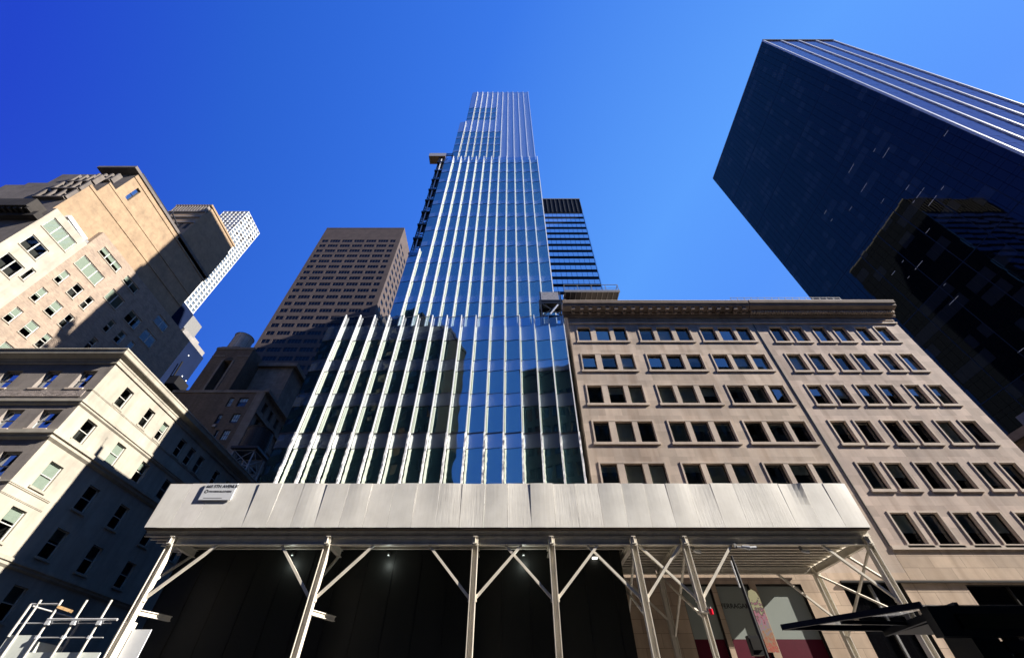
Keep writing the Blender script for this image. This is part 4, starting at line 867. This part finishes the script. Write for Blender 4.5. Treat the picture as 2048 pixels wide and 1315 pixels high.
# ------------------------------------------------------------------ banner pole
bp_ = thing('street_pole', 'thin black street pole with signal box standing in front of the shop window', 'pole', (9.6, 19.4, 0))
mb = MB(); mb.tube((9.62,19.4,0),(9.62,19.4,7.0),.07,M['blackmetal'],12); mb.tube((9.62,19.4,7.0),(9.62,19.4,7.3),.05,M['blackmetal']); mb.build('pole', bp_)
mb = MB(); mb.tube((9.5,19.36,6.1),(9.5,19.36,7.1),.03,M['alu']); mb.build('conduit', bp_)
mb = MB(); mb.box(9.1,9.5,19.25,19.5,3.9,4.5,M['blackmetal']); mb.box(9.12,9.48,19.2,19.25,4.05,4.4,M['darkmetal']); mb.build('signal_box', bp_)
def banner_mat():
    m, n, L, b = mat('banner_art'); tc = n.new('ShaderNodeTexCoord'); v = n.new('ShaderNodeTexVoronoi'); v.inputs['Scale'].default_value = 9; L.new(tc.outputs['Object'], v.inputs['Vector'])
    sp = n.new('ShaderNodeSeparateXYZ'); L.new(tc.outputs['Object'], sp.inputs[0])
    r = n.new('ShaderNodeValToRGB'); e = r.color_ramp.elements; e[0].position = 0.0; e[0].color = (0.35,0.03,0.02,1); e[1].position = 1.0; e[1].color = (0.30,0.28,0.14,1)
    for p, c in ((0.16,(0.3,0.28,0.26,1)),(0.22,(0.4,0.05,0.03,1)),(0.5,(0.28,0.17,0.09,1)),(0.62,(0.2,0.18,0.2,1)),(0.8,(0.35,0.1,0.15,1)),(0.9,(0.05,0.03,0.03,1))):
        q = e.new(p); q.color = c
    mr = n.new('ShaderNodeMapRange'); mr.inputs[1].default_value = 3.9; mr.inputs[2].default_value = 6.1; L.new(sp.outputs[2], mr.inputs[0])
    ad = n.new('ShaderNodeMath'); ad.operation = 'MULTIPLY_ADD'; ad.inputs[1].default_value = 0.45; L.new(v.outputs['Distance'], ad.inputs[0]); L.new(mr.outputs[0], ad.inputs[2]); L.new(ad.outputs[0], r.inputs[0])
    L.new(r.outputs[0], b.inputs['Base Color']); b.inputs['Roughness'].default_value = 0.5; return m
mb = MB(); bm_ = banner_mat(); pr = [(9.72,4.0),(10.16,4.0),(10.16,5.75),(10.1,5.95),(9.95,6.05),(9.8,6.0),(9.72,5.8)]
mb.prism_y(pr, 19.38, 19.42, bm_); bo = mb.build('street_banner'); tag(bo, 'colourful yellow and red banner hanging on the thin black street pole', 'banner')

# ------------------------------------------------------------------ bus shelter
bs = thing('bus_shelter', 'black framed bus shelter with a glass roof at the bottom right corner', 'bus shelter', (7, 6, 0))
mb = MB(); B = M['blackmetal']; z = 2.72
mb.face([(3.75,6.85,z),(11.5,7.3,z+.02),(11.5,5.6,z+.01),(4.75,5.55,z)], M['shelterglass']); mb.build('roof_glass', bs)
mb = MB(); mb.bar((3.75,6.85,z),(4.75,5.55,z),.05,.06,B); mb.bar((3.75,6.85,z),(11.5,7.3,z),.05,.06,B); mb.bar((5.2,6.95,z-.05),(5.2,5.6,z),.05,.07,B); mb.bar((6.8,7.0,z-.05),(6.8,5.6,z),.05,.07,B); mb.bar((4.3,6.4,z-.02),(6.8,6.6,z-.02),.04,.04,B); mb.build('roof_frame', bs)
mb = MB(); mb.box(4.75,11.5,5.5,5.62,2.42,2.70,B); mb.box(5.3,11.5,5.63,7.0,2.66,2.70,B); mb.box(5.0,11.4,5.46,5.499,2.48,2.62,M['dglass']); mb.build('fascia', bs)
mb = MB(); mb.box(5.15,5.45,5.63,6.0,0.2,2.6,B); mb.build('ad_panel', bs)
mb = MB()
for x in (5.6,8.4,11.2): mb.box(x,x+.1,5.66,5.76,0,2.62,B); 
mb.build('post', bs)
mb = MB(); mb.box(5.5,11.4,5.70,5.71,0.4,2.3,M['shelterglass']); mb.box(5.5,11.4,5.64,5.78,2.3,2.4,B); mb.build('rear_glass', bs)

# ------------------------------------------------------------------ west side of the avenue (mirrored in the glass)
def west(name, label, x0, x1, y0, h, mname, gname, fl=3.8, cw=3.0):
    o = thing(name, label, 'building', ((x0+x1)/2, -20, 0)); mb = MB(); n = int((x1-x0)/cw); hs_ = []
    for j in range(int(h/fl)-1):
        for i in range(n): hs_.append((.6+i*cw, 5+j*fl, .6+i*cw+cw*.6, 5+j*fl+fl*.55))
    wall(mb, (x1,-6,0), (-1,0,0), (0,0,1), (0,1,0), x1-x0, h, hs_, .25, M[mname], M[mname], M[gname]); mb.box(x0, x1, y0, -6, 0, h, M[mname], skip='BD'); mb.build('wall', o)
    mb = MB(); mb.box(x0-.3, x1+.3, y0, -5.4, h, h+1, M[mname]); mb.build('cornice', o); return o
west('office_building', 'tall dark office block mirrored in the left podium glass', -82, -40, -20, 87, 'westdark', 'dglass')
west('office_building', 'narrow dark block mirrored in the middle of the podium glass', -40, -29, -14, 70, 'westdark', 'dglass')
west('office_building', 'low masonry building mirrored at the foot of the podium glass', -29, -11.5, -40, 30, 'westdark', 'dglass')
west('office_building', 'green grey banded block mirrored in the podium glass by the limestone building', -11.5, 50, -40, 53, 'westgreen', 'dglass', cw=1.6)
west('office_building', 'long dark block mirrored in the lower windows of the pinkish limestone building', 51, 140, -40, 46, 'westdark', 'dglass')
